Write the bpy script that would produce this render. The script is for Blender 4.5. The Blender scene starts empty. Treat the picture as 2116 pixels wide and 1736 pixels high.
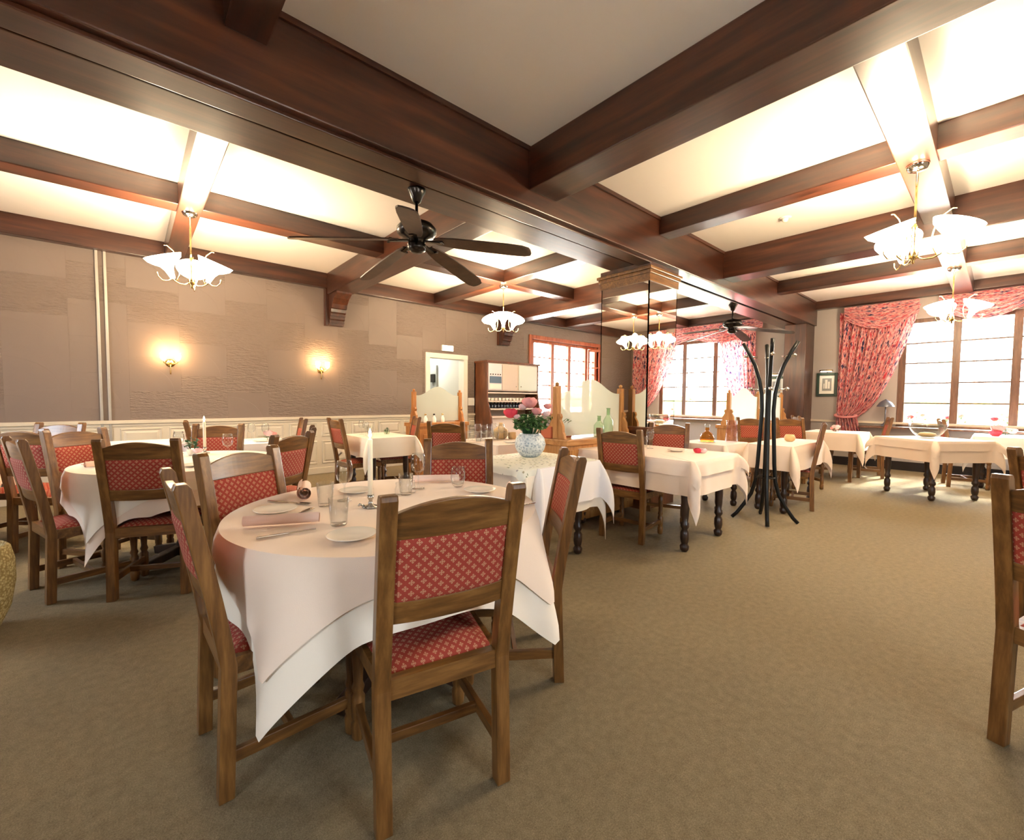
import bpy, bmesh, math, random
from mathutils import Vector, Matrix
random.seed(7)
PI = math.pi
SC = bpy.context.scene
COL = SC.collection

# ------------------------------------------------------------------ camera
def set_camera():
    yaw, pitch, roll = math.radians(48.5575), math.radians(-2.7597), math.radians(.41755)
    c, s = math.cos, math.sin
    f = Vector((c(pitch)*c(yaw), c(pitch)*s(yaw), s(pitch)))
    r = Vector((s(yaw), -c(yaw), 0)); u = r.cross(f)
    r2 = r*c(roll)+u*s(roll); u2 = -r*s(roll)+u*c(roll)
    m = Matrix((r2, u2, -f)).transposed().to_4x4()
    m.translation = Vector((0, 0, 1.25))
    cam = bpy.data.cameras.new('camera'); o = bpy.data.objects.new('camera', cam); COL.objects.link(o)
    o.matrix_world = m
    cam.sensor_fit = 'HORIZONTAL'; cam.sensor_width = 36; cam.lens = 894.05/2116*36
    cam.clip_start = .02; cam.clip_end = 300
    SC.camera = o
set_camera()

# ------------------------------------------------------------------ world, sun, exposure
W = bpy.data.worlds.new('world'); SC.world = W; W.use_nodes = True
wn = W.node_tree; wn.nodes.clear()
sky = wn.nodes.new('ShaderNodeTexSky'); sky.sky_type = 'NISHITA'
sky.sun_disc = False; sky.sun_elevation = math.radians(52); sky.sun_rotation = math.radians(60)
sky.air_density = 1.0; sky.dust_density = 4.0; sky.ozone_density = 1.0
bg = wn.nodes.new('ShaderNodeBackground'); bg.inputs['Strength'].default_value = 2.3
wo = wn.nodes.new('ShaderNodeOutputWorld')
hs = wn.nodes.new('ShaderNodeHueSaturation'); hs.inputs['Saturation'].default_value = .35
wn.links.new(sky.outputs[0], hs.inputs['Color']); wn.links.new(hs.outputs[0], bg.inputs[0]); wn.links.new(bg.outputs[0], wo.inputs[0])
sun = bpy.data.lights.new('sun', 'SUN'); sun.energy = 7.0; sun.angle = math.radians(5.0); sun.color = (1, .97, .80)
so = bpy.data.objects.new('sun', sun); COL.objects.link(so)
so.rotation_euler = Vector((-.74, .16, -.62)).to_track_quat('-Z', 'Y').to_euler()
SC.view_settings.view_transform = 'Standard'; SC.view_settings.look = 'None'
SC.view_settings.gamma = 1; SC.view_settings.use_curve_mapping = False
SC.view_settings.exposure = 1.62
SC.cycles.max_bounces = 8; SC.cycles.diffuse_bounces = 4; SC.cycles.glossy_bounces = 4
SC.cycles.transmission_bounces = 6; SC.cycles.transparent_max_bounces = 16
SC.cycles.sample_clamp_indirect = 6; SC.cycles.caustics_reflective = False; SC.cycles.caustics_refractive = False
CHAND_W, SCONCE_W = 21.0, 1.6
def portal(loc, rot, sx, sy):
    l = bpy.data.lights.new('window_portal', 'AREA'); l.shape = 'RECTANGLE'; l.size = sx; l.size_y = sy
    l.cycles.is_portal = True
    o = bpy.data.objects.new('window_portal', l); COL.objects.link(o); o.location = loc; o.rotation_euler = rot
portal((10.7, .25, 1.75), (0, PI/2, 0), 2.0, 2.2)
portal((10.7, 5.05, 1.75), (0, PI/2, 0), 2.0, 2.4)
portal((8.42, 7.5, 1.75), (-PI/2, 0, 0), 2.6, 1.9)
portal((-2.65, 5.0, 1.7), (0, -PI/2, 0), 1.8, 1.4)
portal((-2.65, -.15, 1.7), (0, -PI/2, 0), 1.8, .9)
portal((1.4, -3.25, 1.7), (PI/2, 0, 0), 1.4, 1.8)

# ------------------------------------------------------------------ materials
MATS = {}
def srgb(r, g, b):
    f = lambda v: ((v/255+.055)/1.055)**2.4 if v/255 > .04045 else v/255/12.92
    return (f(r), f(g), f(b), 1)
def mat(name, col, rough=.5, **k):
    m = bpy.data.materials.new(name); m.use_nodes = True
    b = m.node_tree.nodes['Principled BSDF']
    b.inputs['Base Color'].default_value = col; b.inputs['Roughness'].default_value = rough
    for a, v in k.items(): b.inputs[a.replace('_', ' ')].default_value = v
    MATS[name] = m
    return m
class NT:
    def __init__(s, m): s.t = m.node_tree; s.b = s.t.nodes.get('Principled BSDF')
    def n(s, typ, **k):
        x = s.t.nodes.new('ShaderNode'+typ)
        for a, v in k.items():
            if a.startswith('i_'):
                key = a[2:]; key = int(key) if key.isdigit() else key.replace('_', ' ')
                x.inputs[key].default_value = v
            else: setattr(x, a, v)
        return x
    def l(s, a, b): s.t.links.new(a, b)
    def math(s, op, a, b=None, c=None):
        x = s.n('Math', operation=op)
        for i, v in enumerate((a, b, c)):
            if v is None: continue
            if isinstance(v, (int, float)): x.inputs[i].default_value = v
            else: s.l(v, x.inputs[i])
        return x.outputs[0]
    def ramp(s, fac, stops):
        x = s.n('ValToRGB'); e = x.color_ramp.elements
        while len(e) < len(stops): e.new(.5)
        for i, (p, c) in enumerate(stops): e[i].position = p; e[i].color = c
        s.l(fac, x.inputs[0]); return x.outputs[0]
    def mix(s, fac, a, b):
        x = s.n('Mix', data_type='RGBA')
        for i, v in ((0, fac), (6, a), (7, b)):
            if isinstance(v, (int, float, tuple)): x.inputs[i].default_value = v
            else: s.l(v, x.inputs[i])
        return x.outputs[2]
    def bump(s, h, strength=.3, dist=.01):
        x = s.n('Bump', i_Strength=strength, i_Distance=dist); s.l(h, x.inputs['Height'])
        s.l(x.outputs[0], s.b.inputs['Normal'])
    def noise(s, vec, scale, detail=3, rough=.5):
        x = s.n('TexNoise', i_Scale=scale, i_Detail=detail, i_Roughness=rough)
        if vec is not None: s.l(vec, x.inputs['Vector'])
        return x.outputs[0]
    def coords(s, which='Object', scale=(1, 1, 1)):
        t = s.n('TexCoord'); m = s.n('Mapping'); m.inputs['Scale'].default_value = scale
        s.l(t.outputs[which], m.inputs[0]); return m.outputs[0]

def wood(name, dark, mid, light, scale, rough=.35, coat=0.0, bump=.12):
    m = mat(name, mid, rough, Coat_Weight=coat, Coat_Roughness=.15)
    n = NT(m); v = n.coords('Object', scale)
    a = n.noise(v, 1.0, 5, .6); b = n.noise(v, .23, 2)
    f = n.math('ADD', n.math('MULTIPLY', a, .7), n.math('MULTIPLY', b, .3))
    n.l(n.ramp(f, [(.32, dark), (.5, mid), (.68, light)]), n.b.inputs['Base Color'])
    n.bump(a, bump, .004)
bd, bm_, bl = srgb(30, 14, 8), srgb(62, 31, 18), srgb(88, 48, 28)
wood('beam_x', bd, bm_, bl, (1.2, 14, 14), .32, .25)
wood('beam_y', bd, bm_, bl, (14, 1.2, 14), .32, .25)
wood('beam_z', bd, bm_, bl, (14, 14, 1.2), .36, .2)
od, om, ol = srgb(66, 40, 15), srgb(110, 72, 32), srgb(144, 102, 52)
wood('oak_z', od, om, ol, (45, 45, 5), .34, .2)
wood('oak_x', od, om, ol, (5, 45, 45), .34, .2)
wood('oak_y', od, om, ol, (45, 5, 45), .34, .2)
wood('pine', srgb(150, 98, 46), srgb(180, 126, 68), srgb(202, 152, 94), (30, 30, 4), .4)
wood('pine_x', srgb(150, 98, 46), srgb(180, 126, 68), srgb(202, 152, 94), (4, 30, 30), .4)
wood('honey_oak', srgb(140, 84, 34), srgb(168, 108, 50), srgb(190, 130, 70), (25, 25, 4), .4)
wood('dark_leg', srgb(30, 18, 12), srgb(50, 32, 22), srgb(74, 48, 32), (30, 30, 5), .35, .2)
wood('frame_wood', srgb(70, 44, 30), srgb(98, 66, 48), srgb(126, 90, 66), (20, 20, 3), .4)
wood('orange_wood', srgb(124, 62, 38), srgb(156, 84, 54), srgb(180, 106, 72), (20, 20, 3), .4)
wood('cabinet_wood', srgb(70, 36, 18), srgb(98, 54, 28), srgb(124, 74, 40), (18, 18, 3), .4)
wood('blade_wood', srgb(40, 24, 18), srgb(62, 40, 30), srgb(84, 58, 44), (12, 12, 12), .35)

def carpet():
    m = mat('carpet', srgb(136, 124, 100), .95); n = NT(m)
    v = n.coords('Object', (1, 1, 1))
    a = n.noise(v, 240, 2, .7); b = n.noise(v, 30, 2); w = n.n('TexVoronoi', i_Scale=95.0); n.l(v, w.inputs['Vector'])
    f = n.math('ADD', n.math('MULTIPLY', a, .75), n.math('MULTIPLY', b, .25))
    n.l(n.ramp(f, [(.3, srgb(96, 82, 55)), (.5, srgb(123, 108, 78)), (.7, srgb(147, 132, 100))]), n.b.inputs['Base Color'])
    n.bump(n.math('ADD', a, w.outputs['Distance']), .4, .003)
carpet()
def wallpaper():
    m = mat('wallpaper', srgb(120, 104, 93), .62); n = NT(m)
    t = n.n('TexCoord'); s = n.n('SeparateXYZ'); n.l(t.outputs['Object'], s.inputs[0])
    h = n.math('ADD', s.outputs[0], s.outputs[1])
    # embossed blocks: strips .53 m wide, each strip alternating plain and feathered blocks
    cell = n.math('DIVIDE', h, .53); cu = n.math('FRACT', cell); ci = n.math('FLOOR', cell)
    zz = n.math('ADD', n.math('DIVIDE', s.outputs[2], .44), n.math('MULTIPLY', n.math('MODULO', ci, 2.0), .5))
    cb = n.math('FLOOR', zz); cv = n.math('FRACT', zz)
    wh = n.n('TexWhiteNoise', noise_dimensions='2D'); cmb = n.n('CombineXYZ'); n.l(ci, cmb.inputs[0]); n.l(cb, cmb.inputs[1]); n.l(cmb.outputs[0], wh.inputs['Vector'])
    pick = n.math('GREATER_THAN', wh.outputs[0], .45)
    mp = n.n('Mapping'); mp.inputs['Rotation'].default_value = (.4, .5, .6); mp.inputs['Scale'].default_value = (9, 9, 40)
    n.l(t.outputs['Object'], mp.inputs[0])
    feather = n.noise(mp.outputs[0], 1.2, 4, .6)
    # quarter-fan curves
    r = n.math('SQRT', n.math('ADD', n.math('POWER', cu, 2.0), n.math('POWER', cv, 2.0)))
    arc = n.math('MULTIPLY', n.math('LESS_THAN', r, .85), .35)
    seam = n.math('LESS_THAN', n.math('ABSOLUTE', n.math('SUBTRACT', cu, .5)), .493)
    hh = n.math('ADD', n.math('MULTIPLY', n.math('MULTIPLY', feather, pick), 1.1), n.math('MULTIPLY', arc, n.math('SUBTRACT', 1.0, pick)))
    hh = n.math('ADD', hh, n.math('MULTIPLY', seam, .5))
    n.bump(hh, 1.0, .022)
    n.l(n.mix(n.math('MULTIPLY', n.math('MULTIPLY', feather, pick), .4), srgb(120, 104, 93), srgb(134, 118, 106)), n.b.inputs['Base Color'])
wallpaper()
mat('ceiling_white', srgb(232, 226, 218), .9)
mat('wall_plain', srgb(166, 157, 150), .8)
mat('wainscot', srgb(204, 192, 170), .45)
mat('white_paint', srgb(226, 220, 208), .45)
mat('hall_white', srgb(205, 205, 198), .8)
mat('hall_grey', srgb(150, 152, 148), .6)
mat('dark_gap', srgb(22, 12, 9), .8)
mat('grey_metal', srgb(176, 170, 160), .35, Metallic=.7)

def upholstery(name, base, flower):
    m = mat(name, base, .85); n = NT(m)
    t = n.n('TexCoord'); s = n.n('SeparateXYZ'); n.l(t.outputs['UV'], s.inputs[0])
    u = n.math('DIVIDE', s.outputs[0], .033); v = n.math('DIVIDE', s.outputs[1], .033)
    a = n.math('SUBTRACT', n.math('FRACT', n.math('ADD', u, v)), .5); b = n.math('SUBTRACT', n.math('FRACT', n.math('SUBTRACT', u, v)), .5)
    A = n.math('ABSOLUTE', a); B = n.math('ABSOLUTE', b)
    d = n.math('LESS_THAN', n.math('MAXIMUM', A, B), .27)
    gap = n.math('GREATER_THAN', n.math('MINIMUM', A, B), .055)
    dot = n.math('LESS_THAN', n.math('MAXIMUM', A, B), .08)
    hole = n.math('LESS_THAN', n.math('ADD', n.math('POWER', n.math('SUBTRACT', A, .165), 2.0), n.math('POWER', n.math('SUBTRACT', B, .165), 2.0)), .0018)
    msk = n.math('MAXIMUM', n.math('MULTIPLY', d, n.math('MULTIPLY', gap, n.math('SUBTRACT', 1.0, hole))), dot)
    nz = n.noise(n.coords('UV', (1, 1, 1)), 600, 1)
    c = n.mix(msk, base, flower)
    n.l(n.mix(n.math('MULTIPLY', nz, .35), c, srgb(70, 22, 16)), n.b.inputs['Base Color'])
    n.bump(n.math('ADD', nz, n.math('MULTIPLY', msk, .5)), .3, .002)
upholstery('upholstery', srgb(164, 58, 40), srgb(204, 156, 118))

def cloth(name, col):
    m = mat(name, col, .85, Sheen_Weight=.15); n = NT(m)
    v = n.coords('Object', (1, 1, 1))
    a = n.noise(v, 420, 1); b = n.noise(v, 7, 3)
    n.bump(n.math('ADD', n.math('MULTIPLY', a, .25), n.math('MULTIPLY', b, 1.2)), .25, .01)
cloth('cloth_peach', srgb(242, 220, 198)); cloth('cloth_cream', srgb(244, 232, 212)); cloth('cloth_white', srgb(244, 238, 234))
cloth('napkin', srgb(250, 218, 198))
def floral():
    m = mat('floral', srgb(226, 224, 206), .85); n = NT(m); v = n.coords('Object', (1, 1, 1))
    vo = n.n('TexVoronoi', i_Scale=26.0); n.l(v, vo.inputs['Vector'])
    nz = n.noise(v, 70, 2)
    k = n.math('LESS_THAN', n.math('ADD', vo.outputs['Distance'], n.math('MULTIPLY', nz, .35)), .42)
    n.l(n.mix(k, srgb(228, 226, 210), n.ramp(vo.outputs['Color'], [(.2, srgb(120, 140, 120)), (.55, srgb(170, 160, 120)), (.9, srgb(150, 150, 170))])), n.b.inputs['Base Color'])
floral()
def curtain():
    m = mat('curtain', srgb(200, 90, 90), .85); n = NT(m)
    v = n.coords('UV', (1, 1, 1)); mp = n.n('Mapping'); mp.inputs['Scale'].default_value = (40, 12, 1); n.l(v, mp.inputs[0])
    a = n.noise(mp.outputs[0], 1.0, 3, .65)
    mp2 = n.n('Mapping'); mp2.inputs['Scale'].default_value = (18, 6, 1); mp2.inputs['Location'].default_value = (7, 3, 2); n.l(v, mp2.inputs[0])
    b = n.noise(mp2.outputs[0], 1.0, 2, .6)
    c1 = n.ramp(a, [(.40, srgb(30, 34, 76)), (.45, srgb(186, 76, 92)), (.50, srgb(226, 138, 138)), (.56, srgb(246, 216, 208)), (.66, srgb(222, 128, 96))])
    c2 = n.ramp(b, [(.40, srgb(40, 46, 84)), (.47, srgb(240, 190, 186)), (.55, srgb(226, 130, 130)), (.62, srgb(198, 66, 78))])
    mp3 = n.n('Mapping'); mp3.inputs['Scale'].default_value = (15, 8, 1); mp3.inputs['Location'].default_value = (3, 9, 5); n.l(v, mp3.inputs[0])
    pk = n.ramp(n.noise(mp3.outputs[0], 1.0, 2, .6), [(.47, (0, 0, 0, 1)), (.53, (1, 1, 1, 1))])
    c = n.mix(pk, c1, c2)
    n.l(c, n.b.inputs['Base Color'])
    tr = n.n('BsdfTranslucent'); n.l(c, tr.inputs[0]); mx = n.n('MixShader', i_0=.35)
    out = n.t.nodes['Material Output']; n.l(n.b.outputs[0], mx.inputs[1]); n.l(tr.outputs[0], mx.inputs[2]); n.l(mx.outputs[0], out.inputs[0])
curtain()
def glass(name, tint=(1, 1, 1, 1), rough=0.0, refl=1.0):
    m = bpy.data.materials.new(name); m.use_nodes = True; MATS[name] = m
    n = NT(m); n.t.nodes.remove(n.b)
    tp = n.n('BsdfTransparent')
    gl = n.n('BsdfGlossy'); gl.inputs['Roughness'].default_value = rough
    fr = n.n('LayerWeight', i_Blend=.5)
    edge = tuple(c*(.8 if refl == 1 else 1) for c in tint[:3])+(1,)   # edge tint darkened in the colour, standing in for refraction at grazing angles
    n.l(n.mix(n.math('POWER', fr.outputs['Facing'], 3.0), tint, edge), tp.inputs[0])
    f = n.math('MULTIPLY', n.math('ADD', n.math('MULTIPLY', n.math('POWER', fr.outputs['Facing'], 3.0), .75), .03), refl)
    mx = n.n('MixShader'); n.l(f, mx.inputs[0]); n.l(tp.outputs[0], mx.inputs[1]); n.l(gl.outputs[0], mx.inputs[2])
    n.l(mx.outputs[0], n.t.nodes['Material Output'].inputs[0])
glass('glass', (.965, .975, .975, 1)); glass('window_glass', (.97, .98, .98, 1), 0, .5)
glass('bowl_glass', (.86, .89, .88, 1)); glass('amber', (.82, .50, .16, 1)); glass('pink_glass', (.97, .90, .90, 1)); glass('green_glass', (.80, .90, .78, 1))
def frosted(name, col):
    m = bpy.data.materials.new(name); m.use_nodes = True; MATS[name] = m
    n = NT(m); n.t.nodes.remove(n.b)
    d = n.n('BsdfDiffuse'); d.inputs[0].default_value = col
    tr = n.n('BsdfTranslucent'); tr.inputs[0].default_value = col
    tp = n.n('BsdfTransparent'); tp.inputs[0].default_value = (.9, .95, .93, 1)
    gl = n.n('BsdfGlossy'); gl.inputs['Roughness'].default_value = .2
    m1 = n.n('MixShader', i_0=.55); n.l(d.outputs[0], m1.inputs[1]); n.l(tr.outputs[0], m1.inputs[2])
    m2 = n.n('MixShader', i_0=.22); n.l(m1.outputs[0], m2.inputs[1]); n.l(tp.outputs[0], m2.inputs[2])
    m3 = n.n('MixShader', i_0=.06); n.l(m2.outputs[0], m3.inputs[1]); n.l(gl.outputs[0], m3.inputs[2])
    n.l(m3.outputs[0], n.t.nodes['Material Output'].inputs[0])
frosted('frosted_glass', (.84, .88, .82, 1))
mat('mirror', (.90, .86, .80, 1), .01, Metallic=1.0)
mat('black_metal', srgb(26, 27, 26), .3, Metallic=.4)
mat('bronze', srgb(48, 44, 42), .25, Metallic=.8)
mat('brass', srgb(206, 176, 118), .2, Metallic=1.0)
mat('chrome', srgb(210, 206, 198), .12, Metallic=1.0)
mat('silver', srgb(190, 186, 178), .18, Metallic=1.0)
mat('china', srgb(244, 236, 222), .18)
mat('candle_wax', srgb(250, 240, 214), .5, Subsurface_Weight=.1)
mat('terracotta', srgb(186, 98, 62), .7)
mat('pottery', srgb(214, 180, 128), .6)
mat('leaf', srgb(70, 112, 52), .55); mat('leaf_dark', srgb(40, 84, 44), .5)
mat('rose_pink', srgb(240, 164, 162), .6); mat('rose_red', srgb(226, 62, 84), .6); mat('rose_pale', srgb(244, 206, 206), .6)
mat('screen', srgb(60, 80, 100), .2); mat('appliance', srgb(214, 206, 210), .3)
mat('laminate', srgb(204, 186, 172), .45); mat('laminate_pale', srgb(208, 214, 206), .4)
mat('dark_bottle', srgb(24, 24, 34), .15); mat('paper', srgb(232, 230, 220), .8); mat('picture_green', srgb(40, 60, 44), .35)
mat('paving', srgb(214, 208, 196), .9); mat('hedge', srgb(150, 178, 120), .8); mat('parasol_teal', srgb(70, 170, 160), .8)
mat('awning_white', srgb(236, 236, 240), .7); mat('lamp_grey', srgb(96, 98, 108), .35, Metallic=.5)
def marble_vase():
    m = mat('vase_blue', srgb(200, 210, 214), .3); n = NT(m); v = n.coords('Object', (1, 1, 1))
    vo = n.n('TexVoronoi', i_Scale=55.0); n.l(v, vo.inputs['Vector']); nz = n.noise(v, 90, 3, .7); big = n.noise(v, 9, 2)
    f = n.math('ADD', n.math('MULTIPLY', vo.outputs['Distance'], .5), n.math('MULTIPLY', nz, .6))
    c = n.ramp(f, [(.35, srgb(120, 140, 158)), (.5, srgb(196, 206, 210)), (.66, srgb(232, 236, 234))])
    n.l(n.mix(n.math('MULTIPLY', big, .35), c, srgb(170, 190, 200)), n.b.inputs['Base Color']); n.bump(f, .4, .004)
marble_vase()
def weave():
    m = mat('woven_beige', srgb(206, 188, 120), .9); n = NT(m); v = n.coords('Object', (1, 1, 1))
    vo = n.n('TexVoronoi', i_Scale=80.0); n.l(v, vo.inputs['Vector'])
    n.l(n.ramp(vo.outputs['Distance'], [(.1, srgb(214, 198, 140)), (.7, srgb(150, 128, 74))]), n.b.inputs['Base Color']); n.bump(vo.outputs['Distance'], .6, .006)
weave()
def emit(name, col, strength):
    m = mat(name, (.9, .85, .75, 1), .4); b = m.node_tree.nodes['Principled BSDF']
    b.inputs['Emission Color'].default_value = col; b.inputs['Emission Strength'].default_value = strength
emit('shade_glow', (1, .80, .55, 1), 24.0); emit('bulb_glow', (1, .62, .28, 1), 22.0); emit('flame', (1, .8, .45, 1), 30.0)
emit('exit_white', (.85, 1, .95, 1), 1.6); emit('exit_green', (.1, .55, .35, 1), .8); emit('picture_lamp', (1, .93, .85, 1), 6.0)

# ------------------------------------------------------------------ mesh building
class MB:
    def __init__(s): s.v = []; s.f = []; s.uv = {}
    def add(s, vs, fs, uvs=None):
        o = len(s.v); s.v += [tuple(x) for x in vs]
        for i, f in enumerate(fs):
            if uvs: s.uv[len(s.f)] = [uvs[k] for k in f]
            s.f.append([o+k for k in f])
        return s
    def box(s, x0, x1, y0, y1, z0, z1):
        return s.add([(x0,y0,z0),(x1,y0,z0),(x1,y1,z0),(x0,y1,z0),(x0,y0,z1),(x1,y0,z1),(x1,y1,z1),(x0,y1,z1)],
                     [(3,2,1,0),(4,5,6,7),(0,1,5,4),(1,2,6,5),(2,3,7,6),(3,0,4,7)])
    def bar(s, a, b, w, h=None, up=(0,0,1)):
        a, b = Vector(a), Vector(b); d = (b-a).normalized(); h = h or w
        x = d.cross(Vector(up))
        if x.length < 1e-4: x = d.cross(Vector((1,0,0)))
        x.normalize(); y = x.cross(d)
        vs = []
        for p in (a, b):
            for i, j in ((-1,-1),(1,-1),(1,1),(-1,1)): vs.append(p+x*w/2*i+y*h/2*j)
        return s.add(vs, [(3,2,1,0),(4,5,6,7),(0,1,5,4),(1,2,6,5),(2,3,7,6),(3,0,4,7)])
    def lathe(s, prof, n=20, c=(0,0,0), axis=None, cap=True):
        vs = []; fs = []
        for r, z in prof:
            for k in range(n):
                t = 2*PI*k/n; vs.append(Vector((r*math.cos(t), r*math.sin(t), z)))
        for i in range(len(prof)-1):
            for k in range(n):
                fs.append((i*n+k, i*n+(k+1)%n, (i+1)*n+(k+1)%n, (i+1)*n+k))
        if cap and prof[0][0] > 1e-4: fs.append(tuple(range(n-1, -1, -1)))
        if cap and prof[-1][0] > 1e-4: fs.append(tuple(range((len(prof)-1)*n, len(prof)*n)))
        q = axis.to_track_quat('Z', 'Y') if axis is not None else None
        vs = [(q @ x if q else x)+Vector(c) for x in vs]
        return s.add(vs, fs)
    def tube(s, pts, r, n=8, taper=None):
        pts = [Vector(p) for p in pts]; m = len(pts); vs = []; fs = []
        prev = None
        for i, p in enumerate(pts):
            d = (pts[min(i+1,m-1)]-pts[max(i-1,0)]).normalized()
            if prev is None:
                x = d.cross(Vector((0,0,1)))
                if x.length < 1e-3: x = d.cross(Vector((1,0,0)))
            else: x = prev-d*prev.dot(d)
            x.normalize(); prev = x; y = d.cross(x)
            rr = r*(taper[i] if taper else 1)
            for k in range(n):
                t = 2*PI*k/n; vs.append(p+(x*math.cos(t)+y*math.sin(t))*rr)
        for i in range(m-1):
            for k in range(n): fs.append((i*n+k, i*n+(k+1)%n, (i+1)*n+(k+1)%n, (i+1)*n+k))
        fs.append(tuple(range(n-1,-1,-1))); fs.append(tuple(range((m-1)*n, m*n)))
        return s.add(vs, fs)
    def prism(s, poly, a0, a1, axis='x'):
        n = len(poly); f = {'x': lambda p, a: (a, p[0], p[1]), 'y': lambda p, a: (p[0], a, p[1]), 'z': lambda p, a: (p[0], p[1], a)}[axis]
        vs = [f(p, a0) for p in poly]+[f(p, a1) for p in poly]
        fs = [tuple(range(n-1,-1,-1)), tuple(range(n, 2*n))]+[(i, (i+1)%n, n+(i+1)%n, n+i) for i in range(n)]
        return s.add(vs, fs)
    def grid(s, fn, nu, nv, uvs=None):
        vs = []; uv = []
        for j in range(nv+1):
            for i in range(nu+1):
                vs.append(fn(i/nu, j/nv)); uv.append(uvs(i/nu, j/nv) if uvs else (i/nu, j/nv))
        fs = [(j*(nu+1)+i, j*(nu+1)+i+1, (j+1)*(nu+1)+i+1, (j+1)*(nu+1)+i) for j in range(nv) for i in range(nu)]
        return s.add(vs, fs, uv)
    def mesh(s, name, m, smooth=False, bevel=0, recalc=True):
        me = bpy.data.meshes.new(name); b = bmesh.new()
        vs = [b.verts.new(v) for v in s.v]
        ul = b.loops.layers.uv.new('UVMap')
        for i, f in enumerate(s.f):
            try: fc = b.faces.new([vs[k] for k in f])
            except ValueError: continue
            if i in s.uv:
                for lp, u in zip(fc.loops, s.uv[i]): lp[ul].uv = u
            fc.smooth = smooth
        if recalc: bmesh.ops.recalc_face_normals(b, faces=b.faces)
        if bevel:
            es = [e for e in b.edges if len(e.link_faces) == 2 and e.calc_face_angle(0) > .6]
            bmesh.ops.bevel(b, geom=es, offset=bevel, segments=2, profile=.6, affect='EDGES')
        b.to_mesh(me); b.free()
        me.materials.append(MATS[m] if isinstance(m, str) else m)
        return me
def put(name, mesh, parent=None, loc=None):
    o = bpy.data.objects.new(name, mesh); COL.objects.link(o)
    if parent is not None: o.parent = parent
    if loc is not None: o.location = loc
    return o
def tag(o, label, cat=None, group=None, kind=None):
    o['label'] = label
    if cat: o['category'] = cat
    if group: o['group'] = group
    if kind: o['kind'] = kind
    return o
def thing(name, label, cat, loc=(0,0,0), rz=0, group=None, kind=None):
    o = bpy.data.objects.new(name, None); COL.objects.link(o); o.empty_display_size = .1
    o.location = loc; o.rotation_euler = (0, 0, rz)
    return tag(o, label, cat, group, kind)
def part(name, mb, m, parent, smooth=False, bevel=0):
    return put(name, mb.mesh(name, m, smooth, bevel), parent)
def single(name, mb, m, label, cat, loc=(0,0,0), rz=0, group=None, kind=None, smooth=False, bevel=0):
    o = put(name, mb.mesh(name, m, smooth, bevel), None, loc); o.rotation_euler = (0, 0, rz)
    return tag(o, label, cat, group, kind)
def copy_tree(o, parent=None):
    c = o.copy(); COL.objects.link(c); c.parent = parent
    for ch in o.children:
        copy_tree(ch, c)
    return c
def again(proto, used, label, loc, rz, group=None):
    o = proto if not used else copy_tree(proto)
    o.location = loc; o.rotation_euler = (0, 0, rz); o['label'] = label
    if group: o['group'] = group
    return o
def arc(n, f): return [f(i/n) for i in range(n+1)]

# ================================================================== STRUCTURE
ZC = 3.26
XW, YB, XL, YF = 10.6, 7.42, -2.6, -3.2
def struct(name, mb, m, label, cat, **k): return single(name, mb, m, label, cat, kind='structure', **k)
struct('floor', MB().box(XL-.2, XW+.2, YF-.2, YB+.2, -.06, 0), 'carpet', 'beige brown flecked carpet covering the whole dining room floor', 'floor')
struct('ceiling', MB().box(XL-.2, XW+.2, YF-.2, YB+.2, ZC, ZC+.1), 'ceiling_white', 'cream white plaster ceiling between the dark beams', 'ceiling')

DX0, DX1, DZ = 4.38, 5.20, 2.06          # doorway
NX0, NX1, NZ0, NZ1 = 7.15, 9.70, .85, 2.68   # north window
wb = MB()
wb.box(XL-.2, DX0, YB, YB+.16, 0, ZC).box(DX0, DX1, YB, YB+.16, DZ, ZC).box(DX1, NX0, YB, YB+.16, 0, ZC)
wb.box(NX0, NX1, YB, YB+.16, 0, NZ0).box(NX0, NX1, YB, YB+.16, NZ1, ZC).box(NX1, XW+.2, YB, YB+.16, 0, ZC)
wall_back = struct('wall_back', wb, 'wallpaper', 'taupe embossed wallpaper wall with sconces and the doorway', 'wall')
# window wall
W1 = (-.80, 1.30); W2 = (3.88, 6.24); WZ = (.80, 2.74)
wr = MB(); ys = [YF-.2, W1[0], W1[1], W2[0], W2[1], YB+.16]
for i in (0, 2, 4): wr.box(XW, XW+.2, ys[i], ys[i+1], 0, ZC)
for w in (W1, W2): wr.box(XW, XW+.2, w[0], w[1], 0, WZ[0]).box(XW, XW+.2, w[0], w[1], WZ[1], ZC)
wall_right = struct('wall_right', wr, 'wall_plain', 'pale grey wall holding the two curtained windows', 'wall')
LW = [(4.3, 5.7), (-.6, .3)]
wl = MB(); ys = [YF-.2, -.6, .3, 4.3, 5.7, YB+.16]
for i in (0, 2, 4): wl.box(XL-.2, XL, ys[i], ys[i+1], 0, ZC)
for w in LW: wl.box(XL-.2, XL, w[0], w[1], 0, .85).box(XL-.2, XL, w[0], w[1], 2.6, ZC)
struct('wall_left', wl, 'wallpaper', 'taupe side wall with windows, seen in the mirrored pillar', 'wall')
wf = MB(); wf.box(XL, .7, YF-.2, YF, 0, ZC).box(2.1, XW, YF-.2, YF, 0, ZC).box(.7, 2.1, YF-.2, YF, 0, .85).box(.7, 2.1, YF-.2, YF, 2.6, ZC)
struct('wall_front', wf, 'wall_plain', 'plain wall behind the viewpoint', 'wall')

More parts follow.
